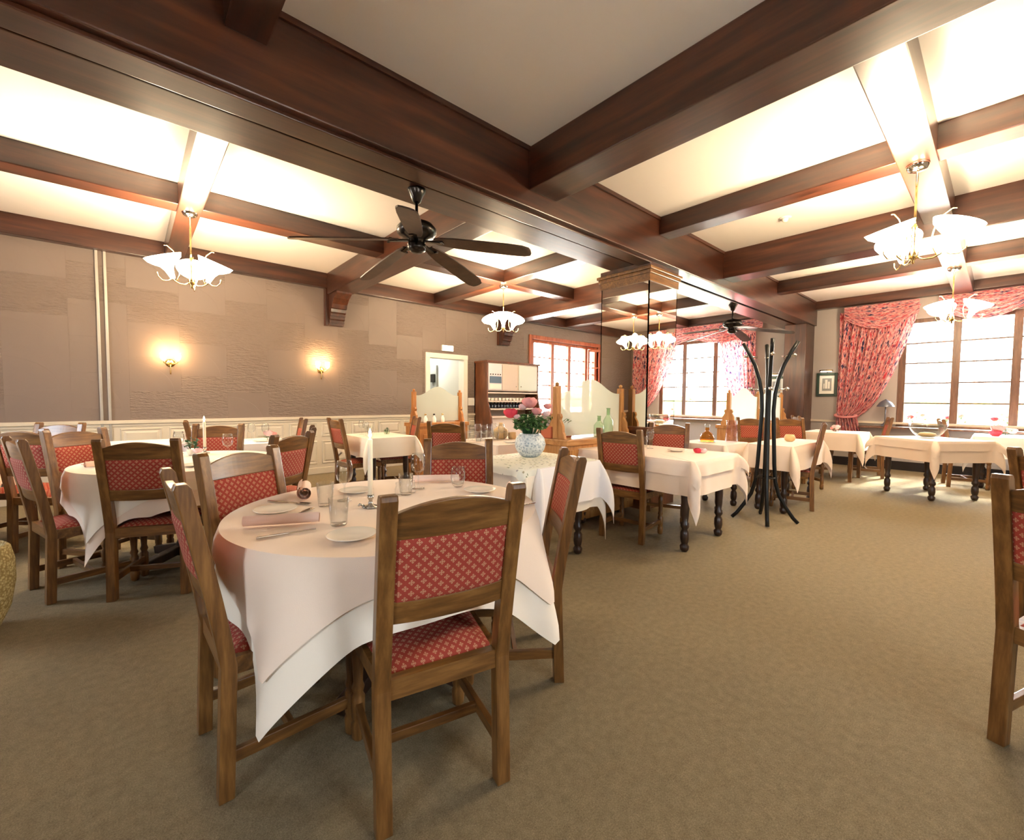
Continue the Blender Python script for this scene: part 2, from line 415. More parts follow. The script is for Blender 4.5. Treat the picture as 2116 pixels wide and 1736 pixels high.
# wainscot on the back wall (rail, base, raised panels one by one)
def wainscot(root, x0, x1):
    part('rail', MB().box(x0, x1, YB-.045, YB, .90, .945).box(x0, x1, YB-.025, YB, .865, .90), 'wainscot', root, bevel=.006)
    part('backing', MB().box(x0, x1, YB-.012, YB, 0, .90), 'wainscot', root)
    part('skirting', MB().box(x0, x1, YB-.03, YB, 0, .10), 'wainscot', root, bevel=.005)
    n = max(1, round((x1-x0)/.5)); w = (x1-x0)/n
    def pane(hx, hz):
        b = MB()
        for k, (a, d) in enumerate(((0, 0), (.018, .014), (.034, .006), (.05, .016))): pass
        ring = [(0, .012), (.012, .026), (.028, .016), (.04, .016), (.06, .026)]
        vs = []; fs = []
        for a, d in ring: vs += [(-hx+a, -d, -hz+a), (hx-a, -d, -hz+a), (hx-a, -d, hz-a), (-hx+a, -d, hz-a)]
        for i in range(len(ring)-1):
            for k in range(4): fs.append((i*4+k, i*4+(k+1)%4, i*4+4+(k+1)%4, i*4+4+k))
        fs.append(tuple(len(vs)-4+k for k in range(4)))
        return b.add(vs, fs).mesh('panel', 'wainscot')
    up, lo = pane(w/2-.035, .115), pane(w/2-.035, .19)
    for k in range(n):
        put('panel', up, root, (x0+w*(k+.5), YB, .725)); put('panel', lo, root, (x0+w*(k+.5), YB, .355))
wsc = thing('trim_1', 'cream panelled wainscot with a moulded rail along the taupe wall', 'wainscot', kind='structure')
wainscot(wsc, XL, DX0-.09); 
wsc2 = thing('trim_2', 'short cream wainscot section between doorway and bar cabinet', 'wainscot', kind='structure')
wainscot(wsc2, DX1+.09, NX0)
tr3 = struct('trim_3', MB().box(XW-.03, XW, YF, YB, .84, .88), 'wainscot', 'cream dado rail along the window wall', 'rail')
struct('baseboard_right', MB().box(XW-.025, XW, YF, YB, 0, .16), 'dark_gap', 'dark skirting board below the windows', 'skirting')
# twin vertical conduit strip
cd = thing('wall_conduit', 'pair of slim vertical metal strips running up the taupe wall', 'conduit')
for x in (-.265, -.19): part('strip', MB().box(x-.014, x+.014, YB-.03, YB, .0, 3.03), 'grey_metal', cd, bevel=.004)

# doorway and hallway
dr = thing('door_1', 'cream framed open doorway leading to a white corridor', 'doorway', kind='structure')
fw = .085
part('jamb', MB().box(DX0-fw, DX0+.012, YB-.035, YB+.16, 0, DZ), 'white_paint', dr, bevel=.006)
part('jamb', MB().box(DX1-.012, DX1+fw, YB-.035, YB+.16, 0, DZ), 'white_paint', dr, bevel=.006)
part('lintel', MB().box(DX0-fw, DX1+fw, YB-.04, YB+.16, DZ-.012, DZ+fw), 'white_paint', dr, bevel=.006)
hw = MB().box(DX0-.1, DX0-.02, YB+.16, YB+2.2, 0, 2.5).box(DX1+.02, DX1+.1, YB+.16, YB+2.2, 0, 2.5).box(DX0-.1, DX1+.1, YB+2.2, YB+2.3, 0, 2.5).box(DX0-.1, DX1+.1, YB+.16, YB+2.3, 2.5, 2.6)
struct('wall_hallway', hw, 'hall_white', 'white corridor walls seen through the doorway', 'wall')
struct('floor_hallway', MB().box(DX0-.1, DX1+.1, YB+.16, YB+2.3, -.05, 0), 'carpet', 'corridor floor beyond the doorway', 'floor')
d2 = thing('door_2', 'grey corridor door at the end of the doorway passage', 'door', kind='structure')
part('leaf', MB().box(DX1-.03, DX1+.02, YB+1.02, YB+1.9, 0, 2.0), 'hall_grey', d2, bevel=.004)
part('handle', MB().tube([(DX1-.03, YB+1.10, 1.05), (DX1-.08, YB+1.10, 1.05), (DX1-.08, YB+1.22, 1.05)], .012), 'bronze', d2)
part('closer', MB().box(DX1-.07, DX1-.03, YB+1.05, YB+1.2, 1.62, 1.80), 'bronze', d2)
hl = bpy.data.lights.new('hallway_light', 'POINT'); hl.energy = 16; hl.color = (1, .95, .85); hl.shadow_soft_size = .15
ho = bpy.data.objects.new('hallway_light', hl); COL.objects.link(ho); ho.location = (4.8, YB+1.2, 2.35)
ex = thing('exit_sign', 'small lit green and white exit sign above the doorway', 'exit sign', (4.79, YB, 2.256))
part('housing', MB().box(-.135, .135, -.045, 0, -.06, .06), 'white_paint', ex, bevel=.005)
part('panel', MB().box(-.125, -.02, -.05, -.045, -.05, .05).box(.02, .125, -.05, -.045, -.05, .05), 'exit_white', ex)
mn = MB().lathe([(.0, .018), (.011, .022), (.011, .038), (0, .042)], 8, (.0, -.052, .0)).bar((0, -.052, .018), (-.015, -.052, -.012), .014, .006, (0, 1, 0)).bar((-.015, -.052, -.01), (.012, -.052, -.04), .01, .006, (0, 1, 0)).bar((-.015, -.052, -.01), (-.04, -.052, -.03), .01, .006, (0, 1, 0))
part('running_figure', mn, 'exit_green', ex)
single('notice_plate', MB().box(-.1, .1, -.012, 0, -.08, .08), 'paper', 'square cream notice plate on the wall beside the doorway', 'notice', (5.41, YB, 1.19), bevel=.003)

# ---- ceiling beams
def beam(x0, x1, y0, y1, z0, label, m, z1=ZC):
    return struct('ceiling_beam', MB().box(x0, x1, y0, y1, z0, z1), m, label, 'beam', bevel=.008)
mbm = thing('ceiling_beam', 'massive dark wooden main beam crossing the whole room', 'beam', kind='structure')
part('face_board', MB().box(XL, XW-.02, 2.58, 2.80, 2.79, ZC), 'beam_x', mbm, bevel=.008)
part('crown_strip', MB().box(XL, XW-.02, 2.565, 2.58, ZC-.035, ZC), 'beam_x', mbm)
part('lip', MB().box(XL, 4.36, 2.625, 2.795, 2.765, 2.79), 'beam_x', mbm, bevel=.006)
part('track_groove', MB().box(XL, XW-.02, 2.80, 2.848, 2.84, ZC), 'dark_gap', mbm)
part('rear_board', MB().box(XL, XW-.02, 2.848, 3.17, 2.79, ZC), 'beam_x', mbm, bevel=.008)
for x0, x1, z, w in ((.39, .58, 3.05, 'small joist over the round tables'), (2.44, 2.76, 2.925, 'heavy beam meeting the main beam'), (4.42, 4.64, 3.07, 'small joist carrying the near window side chandelier'), (6.08, 6.40, 2.905, 'heavy second cross beam'), (8.20, 8.42, 3.06, 'small joist nearest the windows')):
    beam(x0, x1, YF, 2.58, z, 'dark ceiling cross beam toward the viewer, '+w, 'beam_y')
    beam(x0, x1, 3.17, YB-.12, z, 'dark ceiling cross beam toward the taupe wall, '+w, 'beam_y')
beam(2.76, XW-.16, .39, .61, 3.05, 'long ceiling beam carrying both window side chandeliers', 'beam_x')
beam(XL, XW-.16, 5.22, 5.45, 3.065, 'long ceiling joist carrying the chandeliers on the sconce side', 'beam_x')
beam(XL, XW-.02, YB-.12, YB, 3.03, 'dark beam running along the top of the taupe wall', 'beam_x')
beam(XW-.16, XW, YF, YB-.12, 3.10, 'dark beam running along the top of the window wall', 'beam_y')
for xc, w in ((2.57, 'above the second sconce'), (6.24, 'beside the bar cabinet')):
    c = thing('corbel', 'stepped dark wooden corbel under the cross beam '+w, 'corbel', (xc, YB, 0), kind='structure')
    pf = [(0, 2.44), (-.10, 2.44), (-.10, 2.475), (-.12, 2.475), (-.12, 2.52), (-.15, 2.535), (-.15, 2.58), (-.17, 2.58), (-.17, 2.62), (-.20, 2.64), (-.205, 2.69), (-.24, 2.70), (-.26, 2.76), (-.34, 2.84), (-.46, 2.90), (-.46, 2.935), (0, 2.935)]
    part('block', MB().prism(pf, -.10, .14, 'x'), 'beam_z', c)
    part('side_plate', MB().box(-.15, -.10, -.09, 0, 2.43, 3.03), 'beam_z', c, bevel=.005)

# ---- mirrored pillar and wooden wall post
PX0, PX1, PY0, PY1 = 4.36, 4.98, 2.65, 3.30
pl = thing('pillar', 'square pillar clad in mirror below a moulded wooden capital', 'pillar', kind='structure')
part('core', MB().box(PX0+.02, PX1-.02, PY0+.02, PY1-.02, 0, 2.79), 'beam_z', pl)
part('mirror_panel', MB().box(PX0, PX0+.012, PY0, PY1, .94, 2.60), 'mirror', pl)
part('mirror_panel', MB().box(PX0, PX1, PY0, PY0+.012, .94, 2.60), 'mirror', pl)
part('mirror_panel', MB().box(PX1-.012, PX1, PY0, PY1, .94, 2.60), 'mirror', pl)
part('mirror_panel', MB().box(PX0, PX1, PY1-.012, PY1, .94, 2.60), 'mirror', pl)
def ring(e, z0, z1): return MB().box(PX0-e, PX1+e, PY0-e, PY1+e, z0, z1)
cp = part('capital', ring(.045, 2.70, 2.735), 'oak_x', pl, bevel=.008)
part('moulding', ring(.03, 2.66, 2.70), 'oak_x', cp, bevel=.008); part('frieze', ring(.012, 2.58, 2.66), 'oak_x', cp); part('neck', ring(.01, 2.735, 2.79), 'beam_x', cp)
part('dado_cap', ring(.05, .90, .945), 'cabinet_wood', pl, bevel=.008)
part('dado', ring(.01, 0, .90), 'cabinet_wood', pl)
struct('wall_post', MB().box(XW-.55, XW, 2.62, 3.0, 0, 2.79), 'beam_z', 'dark wooden post under the main beam against the window wall', 'post', bevel=.008)

# ================================================================== WINDOWS, CURTAINS
def window(name, label, axis, a0, a1, z0, z1, pos, posts, m, bars=4, glaze=True):
    w = thing(name, label, 'window', kind='structure')
    d = .08
    def bx(u0, u1, p0, p1, q0, q1): return MB().box(pos+p0, pos+p1, u0, u1, q0, q1) if axis == 'x' else MB().box(u0, u1, pos+p0, pos+p1, q0, q1)
    fr = MB()
    for b in (bx(a0, a1, 0, d, z0, z0+.07), bx(a0, a1, 0, d, z1-.07, z1)): fr.add(b.v, b.f)
    part('frame', fr, m, w, bevel=.006)
    for p in posts: part('mullion', bx(p-.05, p+.05, -.01, d+.01, z0, z1), m, w, bevel=.006)
    ps = sorted(posts)
    for i in range(len(ps)-1):
        u0, u1 = ps[i]+.05, ps[i+1]-.05
        s = part('pane', bx(u0, u1, .04, .045, z0+.07, z1-.07), 'window_glass', w)
        for k in range(1, bars+1):
            zz = z0+.07+(z1-z0-.14)*k/(bars+1)
            part('glazing_bar', bx(u0, u1, .03, .055, zz-.012, zz+.012), m, w)
    return w
window('window_1', 'brown framed window with a table lamp on its sill, beside the small green picture', 'x', W1[0], W1[1], WZ[0], WZ[1], XW+.06, [1.25, .56, -.12, -.75], 'frame_wood')
window('window_2', 'brown framed window behind the mirrored pillar and coat stand', 'x', W2[0], W2[1], WZ[0], WZ[1], XW+.06, [6.19, 5.42, 4.64, 3.93], 'frame_wood')
window('window_3', 'reddish framed window over the bar cabinet end of the taupe wall', 'y', NX0, NX1, NZ0, NZ1, YB+.05, [7.22, 7.93, 8.56, 9.25, 9.65], 'orange_wood')
window('window_4', 'side window reflected in the mirror, far end', 'x', 4.3, 5.7, .85, 2.6, XL-.14, [4.35, 5.0, 5.65], 'frame_wood', 3)
window('window_6', 'side window left of the viewpoint, nearest the front tables', 'x', -.6, .3, .85, 2.6, XL-.14, [-.55, .25], 'frame_wood', 3)
window('window_5', 'window behind the viewpoint', 'y', .7, 2.1, .85, 2.6, YF-.14, [.75, 1.4, 2.05], 'frame_wood', 3)
part('casing', MB().box(NX0-.09, NX0, YB-.03, YB+.05, NZ0, NZ1+.09).box(NX1, NX1+.09, YB-.03, YB+.05, NZ0, NZ1+.09).box(NX0, NX1, YB-.03, YB+.05, NZ1, NZ1+.09), 'orange_wood', bpy.data.objects['window_3'], bevel=.005)
# open casement sash of window_3
cs = bpy.data.objects['window_3']
sash = MB(); cx0, cy0 = 9.25, YB+.02
dv = Vector((.35, -.42, 0)).normalized()
def sp(t, z): return Vector((cx0, cy0, z))+dv*t
for t0, t1, z0, z1 in ((0, .62, .92, .98), (0, .62, 2.53, 2.59)): sash.bar(sp(t0, (z0+z1)/2), sp(t1, (z0+z1)/2), .045, .06)
for t in (.03, .59): sash.bar(sp(t, .92), sp(t, 2.59), .045, .06)
for z in (1.3, 1.7, 2.1): sash.bar(sp(0, z), sp(.62, z), .03, .025)
part('sash', sash, 'orange_wood', cs)
for nm, w, lab in (('window_sill', W1, 'deep brown window sill holding lamp and flower pots'), ('window_sill', W2, 'brown window sill behind the mirrored pillar')):
    struct(nm, MB().box(XW-.26, XW+.06, w[0]-.5, w[1]+.5, .765, .80), 'frame_wood', lab, 'sill', bevel=.006)

def drape(label, yfix, ytop, ytie, ztie, zbot, ytail, xw=XW-.13, ztop=2.98, sgn=-1):
    """curtain panel hung from yfix to ytop, gathered at ytie; x is distance off the wall"""
    root = thing('curtain', label, 'curtain', (xw, 0, 0))
    def edge(z):
        if z >= ztie:
            t = (z-ztie)/(ztop-ztie); return ytie+(ytop-ytie)*(t**.55)
        t = (ztie-z)/(ztie-zbot); return ytie+(ytail-ytie)*t
    L = abs(ytop-yfix)
    def fn(u, v):
        z = ztop+(zbot-ztop)*v; e = edge(z)
        y = yfix+(e-yfix)*u
        amp = .045*(.5+.5*abs(e-yfix)/L)
        return (sgn*(-.02)+amp*math.sin(u*2*PI*8+1.2*math.sin(v*3)), y, z)
    part('panel', MB().grid(fn, 110, 40, lambda u, v: (u*L*1.6, v*2.2)), 'curtain', root, True)
    tz = ztie
    tb = MB().tube([(.05*math.cos(t), (yfix+edge(tz))/2+(abs(edge(tz)-yfix)/2+.012)*math.sin(t), tz+.03*math.cos(t)) for t in [k*2*PI/20 for k in range(21)]], .022)
    part('tieback', tb, 'curtain', root, True)
    return root
drape('long red and navy patterned curtain beside the small green framed picture', 2.18, 1.02, 1.86, .98, .42, 1.72)
drape('patterned curtain tied back at the outer edge of the lamp window', -1.62, -.15, -1.25, .98, .42, -1.15)
drape('patterned curtain hanging behind the coat stand', 3.70, 4.55, 4.02, 1.0, .42, 4.1)
drape('patterned curtain of the far window, hidden edge by the pillar', 6.55, 5.75, 6.25, 1.0, .42, 6.2)
drape('patterned curtain on the side wall, reflected in the mirrored pillar', 7.28, 6.2, 6.75, 1.0, .3, 6.8, XL+.13, 2.98, 1)
def swag(label, y0, y1, n, xw=XW-.16):
    root = thing('curtain_valance', label, 'valance', (xw, 0, 0))
    w = (y1-y0)/n
    for k in range(n):
        a, b = y0+w*k-.12, y0+w*(k+1)+.12
        def fn(u, v):
            y = a+(b-a)*u; sag = math.sin(PI*u)
            z = 3.06-.10*v-.36*v*(.35+.65*sag)
            return (-.03-.05*sag*v-.022*math.sin(v*2*PI*6)*(.4+.6*sag), y, z)
        part('swag', MB().grid(fn, 40, 60, lambda u, v: (v*1.1+k, u*(b-a)*1.0)), 'curtain', root, True)
swag('gathered red patterned swag valance over the lamp window', 2.22, -1.7, 3)
swag('gathered patterned swag valance over the window behind the pillar', 3.66, 6.6, 2)

# ================================================================== CHAIRS
def chair_proto():
    r = thing('dining_chair', 'oak dining chair', 'chair', group='oak dining chairs with red upholstery')
    hw = .19
    def yc(z):   # rear post centre line
        if z < .42: return -.215+.015*z/.42
        return -.20-.105*((z-.42)/.58)**1.15
    post = []
    zs = [0, .2, .42, .52, .64, .78, .9, .985, 1.0]
    front = [(yc(z)+(.022 if z < .99 else .014), z) for z in zs]; back = [(yc(z)-(.022 if z < .99 else .014), z) for z in zs]
    pm = MB().prism(front+back[::-1], -.0235, .0235, 'x').mesh('leg', 'oak_z', False, .004)
    for s in (-1, 1): put('leg', pm, r, (s*hw, 0, 0))
    fp = [(.018, 0), (.024, .01), (.026, .06), (.020, .075), (.024, .085), (.024, .16), (.017, .175), (.023, .195), (.017, .215), (.021, .30), (.023, .345), (.016, .355), (.024, .365), (.024, .40)]
    fm = MB().lathe(fp, 14).mesh('leg', 'oak_z', True)
    for s in (-1, 1): put('leg', fm, r, (s*.195, .185, 0))
    # top rail: arched upper edge, slightly bowed
    def rail(zb, zt, th):
        def q(x): return -.012*(1-(x/.17)**2)
        vs = []; fs = []; n = 14
        for i in range(n+1):
            x = -.172+.344*i/n
            for (z, dy) in ((zb(x), th/2), (zt(x), th/2), (zt(x), -th/2), (zb(x), -th/2)): vs.append((x, yc(z)+q(x)+dy, z))
        for i in range(n):
            for k in range(4): fs.append((i*4+k, i*4+(k+1)%4, i*4+4+(k+1)%4, i*4+4+k))
        fs.append((0, 1, 2, 3)); fs.append((n*4+3, n*4+2, n*4+1, n*4))
        return MB().add(vs, fs)
    part('top_rail', rail(lambda x: .872, lambda x: .945+.034*(1-(x/.172)**2), .026), 'oak_x', r, bevel=.004)
    part('lower_rail', rail(lambda x: .622-.004*(1-(x/.172)**2), lambda x: .692-.006*(1-(x/.172)**2), .028), 'oak_x', r, bevel=.004)
    # upholstered back
    def cush(sgn):
        def fn(u, v):
            x = -.172+.344*u; z = .680+.195*v
            e = min(u, 1-u, v, 1-v); b = .008+.012*min(1, e/.12)**.5
            return (x, yc(z)-.012*(1-(x/.17)**2)+sgn*b, z)
        return fn
    bk = MB(); bk.grid(cush(1), 18, 14, lambda u, v: (.344*u, .195*v)); bk.grid(cush(-1), 18, 14, lambda u, v: (.344*u, .195*v))
    part('back_cushion', bk, 'upholstery', r, True)
    # seat
    def half(y): return .178+(.225-.178)*(y+.20)/.41
    def fn(u, v):
        y = -.185+.395*v; x = half(y)*(2*u-1)*.97
        e = min(u, 1-u, v, 1-v); z = .432+.038*min(1, e/.22)**.5
        return (x, y, z)
    part('seat_cushion', MB().grid(fn, 20, 18, lambda u, v: ((2*u-1)*.2, .395*v)), 'upholstery', r, True)
    fr = MB()
    fr.box(-.175, .175, -.215, -.185, .385, .445).box(-.20, .20, .18, .212, .385, .437)
    for s in (-1, 1): fr.bar((s*.178, -.20, .41), (s*.212, .20, .41), .024, .055)
    fr.add([(-.17, -.2, .43), (.17, -.2, .43), (.205, .2, .43), (-.205, .2, .43)], [(0, 1, 2, 3)])
    part('seat_frame', fr, 'oak_x', r)
    for s in (-1, 1): part('stretcher', MB().bar((s*.19, -.20, .125), (s*.195, .18, .125), .022, .04), 'oak_y', r, bevel=.003)
    part('cross_stretcher', MB().bar((-.19, -.02, .125), (.19, -.02, .125), .022, .034), 'oak_x', r, bevel=.003)
    return r
CP = chair_proto(); CN = [0]
def chair(label, fx, fy, deg, group='oak dining chairs with red upholstery'):
    """(fx, fy): midpoint of the rear feet; deg: direction the chair faces"""
    a = math.radians(deg); c = again(CP, CN[0], label, (fx+.21*math.cos(a), fy+.21*math.sin(a), 0), a-PI/2, group); CN[0] += 1
    return c
# round table in front
chair('oak chair with its patterned red back to the viewer at the front round table', .70, 1.09, 77)
chair('oak chair seen edge-on at the left side of the front round table', .19, 1.745, 2)
chair('oak chair seen from the side at the right of the front round table', 1.512, 1.416, 143)
chair('oak chair facing the viewer across the front round table, beside the rolled napkin', .44, 2.365, -60)
chair('oak chair facing the viewer behind the wine glasses of the front round table', 1.49, 2.175, -124)
# second round table
chair('dark oak chair with its back to the viewer at the second round table', .065, 3.48, 66)
chair('dark oak chair turned sideways at the left edge, drawn up to the second round table', -.44, 3.93, 17)
chair('oak chair facing the viewer at the left rear of the second round table', -.26, 4.60, -50)
chair('oak chair facing the viewer behind the candle on the second round table', .58, 4.80, -118)
chair('oak chair with pale red back beside the white wainscot, right of second round table', .81, 3.41, 129)
chair('oak chair whose arched rail shows just above the chair near the wainscot', 1.12, 4.05, 165)
# along the taupe wall
chair('oak chair with lilac lit upholstery at the left edge of the photo', -.58, 5.02, 49)
chair('oak chair farthest back at the left, against the wainscot', -.55, 5.78, -128)
chair('oak chair seen edge-on left of the small table by the wainscot', .52, 5.60, -5)
chair('oak chair seen edge-on right of the small table by the wainscot', 1.50, 5.68, 172)
chair('oak chair in profile left of the square table near the doorway', 1.98, 5.45, 2)
chair('oak chair right of the square table near the doorway, by the glass screen', 2.92, 5.45, 162)
chair('oak chair at the buffet table behind the wine glass chair', 2.68, 4.12, 40)
# window side
chair('oak chair with back to viewer at the long table beside the pillar', 3.27, 2.21, 8)
chair('oak chair facing the viewer across the long table beside the pillar', 4.43, 2.42, 203)
chair('oak chair right behind the coat stand, left one of the pair', 7.10, 2.50, -133)
chair('oak chair just right of the coat stand, behind the small round pot', 7.48, 2.08, -133)
chair('oak chair leaning in profile to the right of the coat stand', 5.98, 1.44, 104)
chair('oak chair partly hidden behind the chair in profile near the post', 8.75, 2.30, -60)
chair('slim looking oak chair between the curtain and the glass bowl table', 9.32, 1.30, 105)
chair('oak chair in front of the lamp window behind the glass bowl', 9.25, .52, -78)
chair('oak chair cut off by the right edge of the photo, nearest there', 2.31, -.22, -20)
chair('oak chair top peeping out behind the cut off chair at the right edge', 3.70, -.26, -40)

# ================================================================== TABLES
TP = [(.022, 0), (.034, .015), (.038, .045), (.024, .065), (.03, .075), (.036, .11), (.034, .16), (.022, .185), (.036, .21), (.034, .235), (.024, .25), (.03, .30), (.034, .38), (.034, .62), (.036, .72)]
LEGM = MB().lathe(TP, 16).mesh('leg', 'dark_leg', True)
def rect_table(label, cx, cy, hx, hy, rz=0, h=.755, leg=None, inset=.10, lm='dark_leg'):
    t = thing('dining_table', label, 'table', (cx, cy, 0), rz, 'cloth covered dining tables')
    part('tabletop', MB().box(-hx, hx, -hy, hy, h-.03, h), lm, t, bevel=.004)
    a = MB()
    for s in (-1, 1): a.box(-hx+.06, hx-.06, s*(hy-.08)-.01, s*(hy-.08)+.01, h-.11, h-.03).box(s*(hx-.08)-.01, s*(hx-.08)+.01, -hy+.06, hy-.06, h-.11, h-.03)
    part('apron', a, lm, t)
    for i in (-1, 1):
        for j in (-1, 1): put('leg', leg or LEGM, t, (i*(hx-inset), j*(hy-inset), 0))
    return t
STR = MB().prism([(-.022, 0), (.022, 0), (.026, .73), (-.026, .73)], -.024, .024, 'x').mesh('leg', 'oak_z')
def rect_cloth(label, cx, cy, hx, hy, z, hang, m='cloth_peach', rz=0, flare=.08, seed=1, name='tablecloth', e=.006, group='draped tablecloths'):
    R = random.Random(seed); per = []
    hx += e; hy += e; rc = .025
    segs = [((hx, -hy+rc), (hx, hy-rc), 0), ((hx-rc, hy), (-hx+rc, hy), 90), ((-hx, hy-rc), (-hx, -hy+rc), 180), ((-hx+rc, -hy), (hx-rc, -hy), 270)]
    for k, (a, b, ang) in enumerate(segs):
        L = math.dist(a, b); n = 22
        for i in range(n):
            t = i/n; d = min(t, 1-t)*L
            per.append((a[0]+(b[0]-a[0])*t, a[1]+(b[1]-a[1])*t, math.radians(ang), 0, d, t*L+k*3))
        cxx, cyy = ((hx-rc, hy-rc), (-hx+rc, hy-rc), (-hx+rc, -hy+rc), (hx-rc, -hy+rc))[k]
        for i in range(13):
            ps = math.radians(ang+90*i/12)
            per.append((cxx+rc*math.cos(ps), cyy+rc*math.sin(ps), ps, math.sin(PI*i/12)**1.3, 0, 0))
    N = len(per); rows = 10; vs = [(0, 0, z)]; fs = []
    ph = R.uniform(0, 6)
    for j in range(rows+1):
        s = j/rows
        for (x, y, ps, c, d, t) in per:
            k = max(abs(math.cos(ps)), abs(math.sin(ps)))
            hg = hang*(1/k if c > 0 else 1)*(1+.25*c)
            out = .018*s+c*flare*math.sin(min(1, s*1.15)*PI*.62)
            if c == 0: out += -.022*s*math.exp(-((d-.06)/.05)**2)+.012*s*math.sin(t*13+ph)*math.exp(-((d-.16)/.14)**2)+.004*s*math.sin(t*9+ph*2)
            rnd = .008*(1-math.cos(min(1, s*6)*PI/2)) if j else 0
            vs.append((x+math.cos(ps)*(out+rnd), y+math.sin(ps)*(out+rnd), z-hg*s-(0 if j else 0)))
    for i in range(N): fs.append((0, 1+i, 1+(i+1) % N))
    for j in range(rows):
        for i in range(N): fs.append((1+j*N+i, 1+(j+1)*N+i, 1+(j+1)*N+(i+1) % N, 1+j*N+(i+1) % N))
    o = single(name, MB().add(vs, fs), m, label, 'tablecloth', (cx, cy, 0), rz, group, smooth=True)
    sol = o.modifiers.new('thick', 'SOLIDIFY'); sol.thickness = .002; sol.offset = 1
    try:
        es = o.modifiers.new('split', 'EDGE_SPLIT'); es.split_angle = math.radians(55)
    except Exception: pass
    return o
def round_cloth(label, cx, cy, R, half, alpha, z, m, seed=1, nf=12, amp=.075, seats=(), group='draped tablecloths'):
    N = 180; rows = 14; vs = [(0, 0, z)]; fs = []; Rn = random.Random(seed); ph = Rn.uniform(0, 6)
    for j in range(rows+1):
        s = j/rows
        for i in range(N):
            f = 2*PI*i/N; d = f-alpha
            k = max(abs(math.cos(d)), abs(math.sin(d))); hg = half/k-R
            cor = (1-k)/(1-.7071)          # 0 mid-edge .. 1 corner
            for q in seats:                # the cloth rests on the chair seats pushed under it
                w = math.exp(-((math.degrees(f)-q+180) % 360-180)**4/18.**4)
                hg = hg*(1-w)+min(hg, .265)*w
            hn = hg*s
            fold = amp*(hn/.35)*(.75*math.cos(8*d)+.35*math.cos(nf*d+ph)+.2*math.cos(5*d+ph*2))*(.45+.55*cor)
            out = .012*min(1, hn/.04)+.05*hn+fold*.8+.04*cor*hn
            r = R+out
            vs.append((r*math.cos(f), r*math.sin(f), z-hn*(1-.05*cor)-.004*min(1, hn/.03)))
    for i in range(N): fs.append((0, 1+i, 1+(i+1) % N))
    for j in range(rows):
        for i in range(N): fs.append((1+j*N+i, 1+(j+1)*N+i, 1+(j+1)*N+(i+1) % N, 1+j*N+(i+1) % N))
    o = single('tablecloth', MB().add(vs, fs), m, label, 'tablecloth', (cx, cy, 0), 0, group, smooth=True)
    sol = o.modifiers.new('thick', 'SOLIDIFY'); sol.thickness = .002; sol.offset = 1
    es = o.modifiers.new('split', 'EDGE_SPLIT'); es.split_angle = math.radians(60)
    return o
def round_table(label, cx, cy, R):
    t = thing('dining_table', label, 'table', (cx, cy, 0), 0, 'cloth covered dining tables')
    part('tabletop', MB().lathe([(R-.01, .722), (R, .728), (R, .748), (R-.01, .753)], 64), 'dark_leg', t)
    part('pedestal', MB().lathe([(.09, .06), (.07, .12), (.05, .18), (.075, .30), (.05, .36), (.06, .60), (.12, .70), (.16, .722)], 20), 'dark_leg', t, True)
    for k in range(4):
        a = k*PI/2+.5; c, s = math.cos(a), math.sin(a)
        part('foot', MB().bar((.04*c, .04*s, .10), (.34*c, .34*s, .035), .06, .06), 'dark_leg', t, bevel=.006)
T1 = (.88, 1.82); T2 = (.30, 4.12)
S1 = (-104, 186, -32, 130, 30); S2 = (-110, 195, 140, 68, -54, -5)
round_table('round table at the front under double peach cloths', *T1, .63)
round_cloth('longer lower peach cloth of the front round table', *T1, .637, .845, math.radians(-12), .756, 'cloth_cream', 3, seats=S1)
round_cloth('shorter upper peach cloth of the front round table', *T1, .651, .735, math.radians(-12), .763, 'cloth_peach', 3, seats=S1)
round_table('second round table under double cloths, left behind the front one', *T2, .62)
round_cloth('longer lower cloth of the second round table', *T2, .627, .84, math.radians(-1), .756, 'cloth_peach', 8, seats=S2)
round_cloth('shorter upper cloth of the second round table', *T2, .636, .75, math.radians(-1), .763, 'cloth_cream', 8, seats=S2)
def dressed(label, clabel, cx, cy, hx, hy, hang=.26, rz=0, m='cloth_peach', top=None, seed=1, leg=None, lm='dark_leg', flare=.09):
    rect_table(label, cx, cy, hx, hy, rz, leg=leg, lm=lm)
    rect_cloth('lower cloth on the '+clabel, cx, cy, hx, hy, .758, hang, m, rz, flare, seed)
    if top: rect_cloth('short upper cloth on the '+clabel, cx, cy, hx, hy, .765, top, m, rz, .085, seed, e=.016)
dressed('long table with dark turned legs left of the coat stand', 'long table left of the coat stand', 3.74, 2.24, .42, .64, .27, 0, 'cloth_peach', .12, 11)
dressed('table with the amber decanter behind the coat stand', 'table with the amber decanter', 5.16, 2.25, .31, .27, .25, 0, 'cloth_peach', None, 13)
dressed('table right behind the coat stand with the small round pot', 'table with the small round pot', 5.93, 1.70, .60, .23, .27, 0, 'cloth_peach', None, 15)
dressed('square table on light legs in front of the long curtain', 'square table in front of the curtain', 8.64, 1.78, .40, .36, .27, 0, 'cloth_peach', None, 17, STR, 'oak_x')
dressed('turned square table with the glass bowl on dark turned legs', 'turned table with the glass bowl', 8.02, .61, .40, .40, .26, math.radians(-37), 'cloth_peach', .12, 19)
dressed('table by the lamp window covered in white', 'white table by the lamp window', 9.65, -.15, .42, .42, .30, 0, 'cloth_white', None, 21)
dressed('square table near the doorway seen behind the candle', 'square table near the doorway', 2.47, 5.47, .32, .42, .24, 0, 'cloth_cream', None, 23)
dressed('buffet table crowded with glassware behind the blue vase', 'buffet table with glassware', 3.40, 3.92, .50, .40, .34, 0, 'cloth_peach', None, 25)
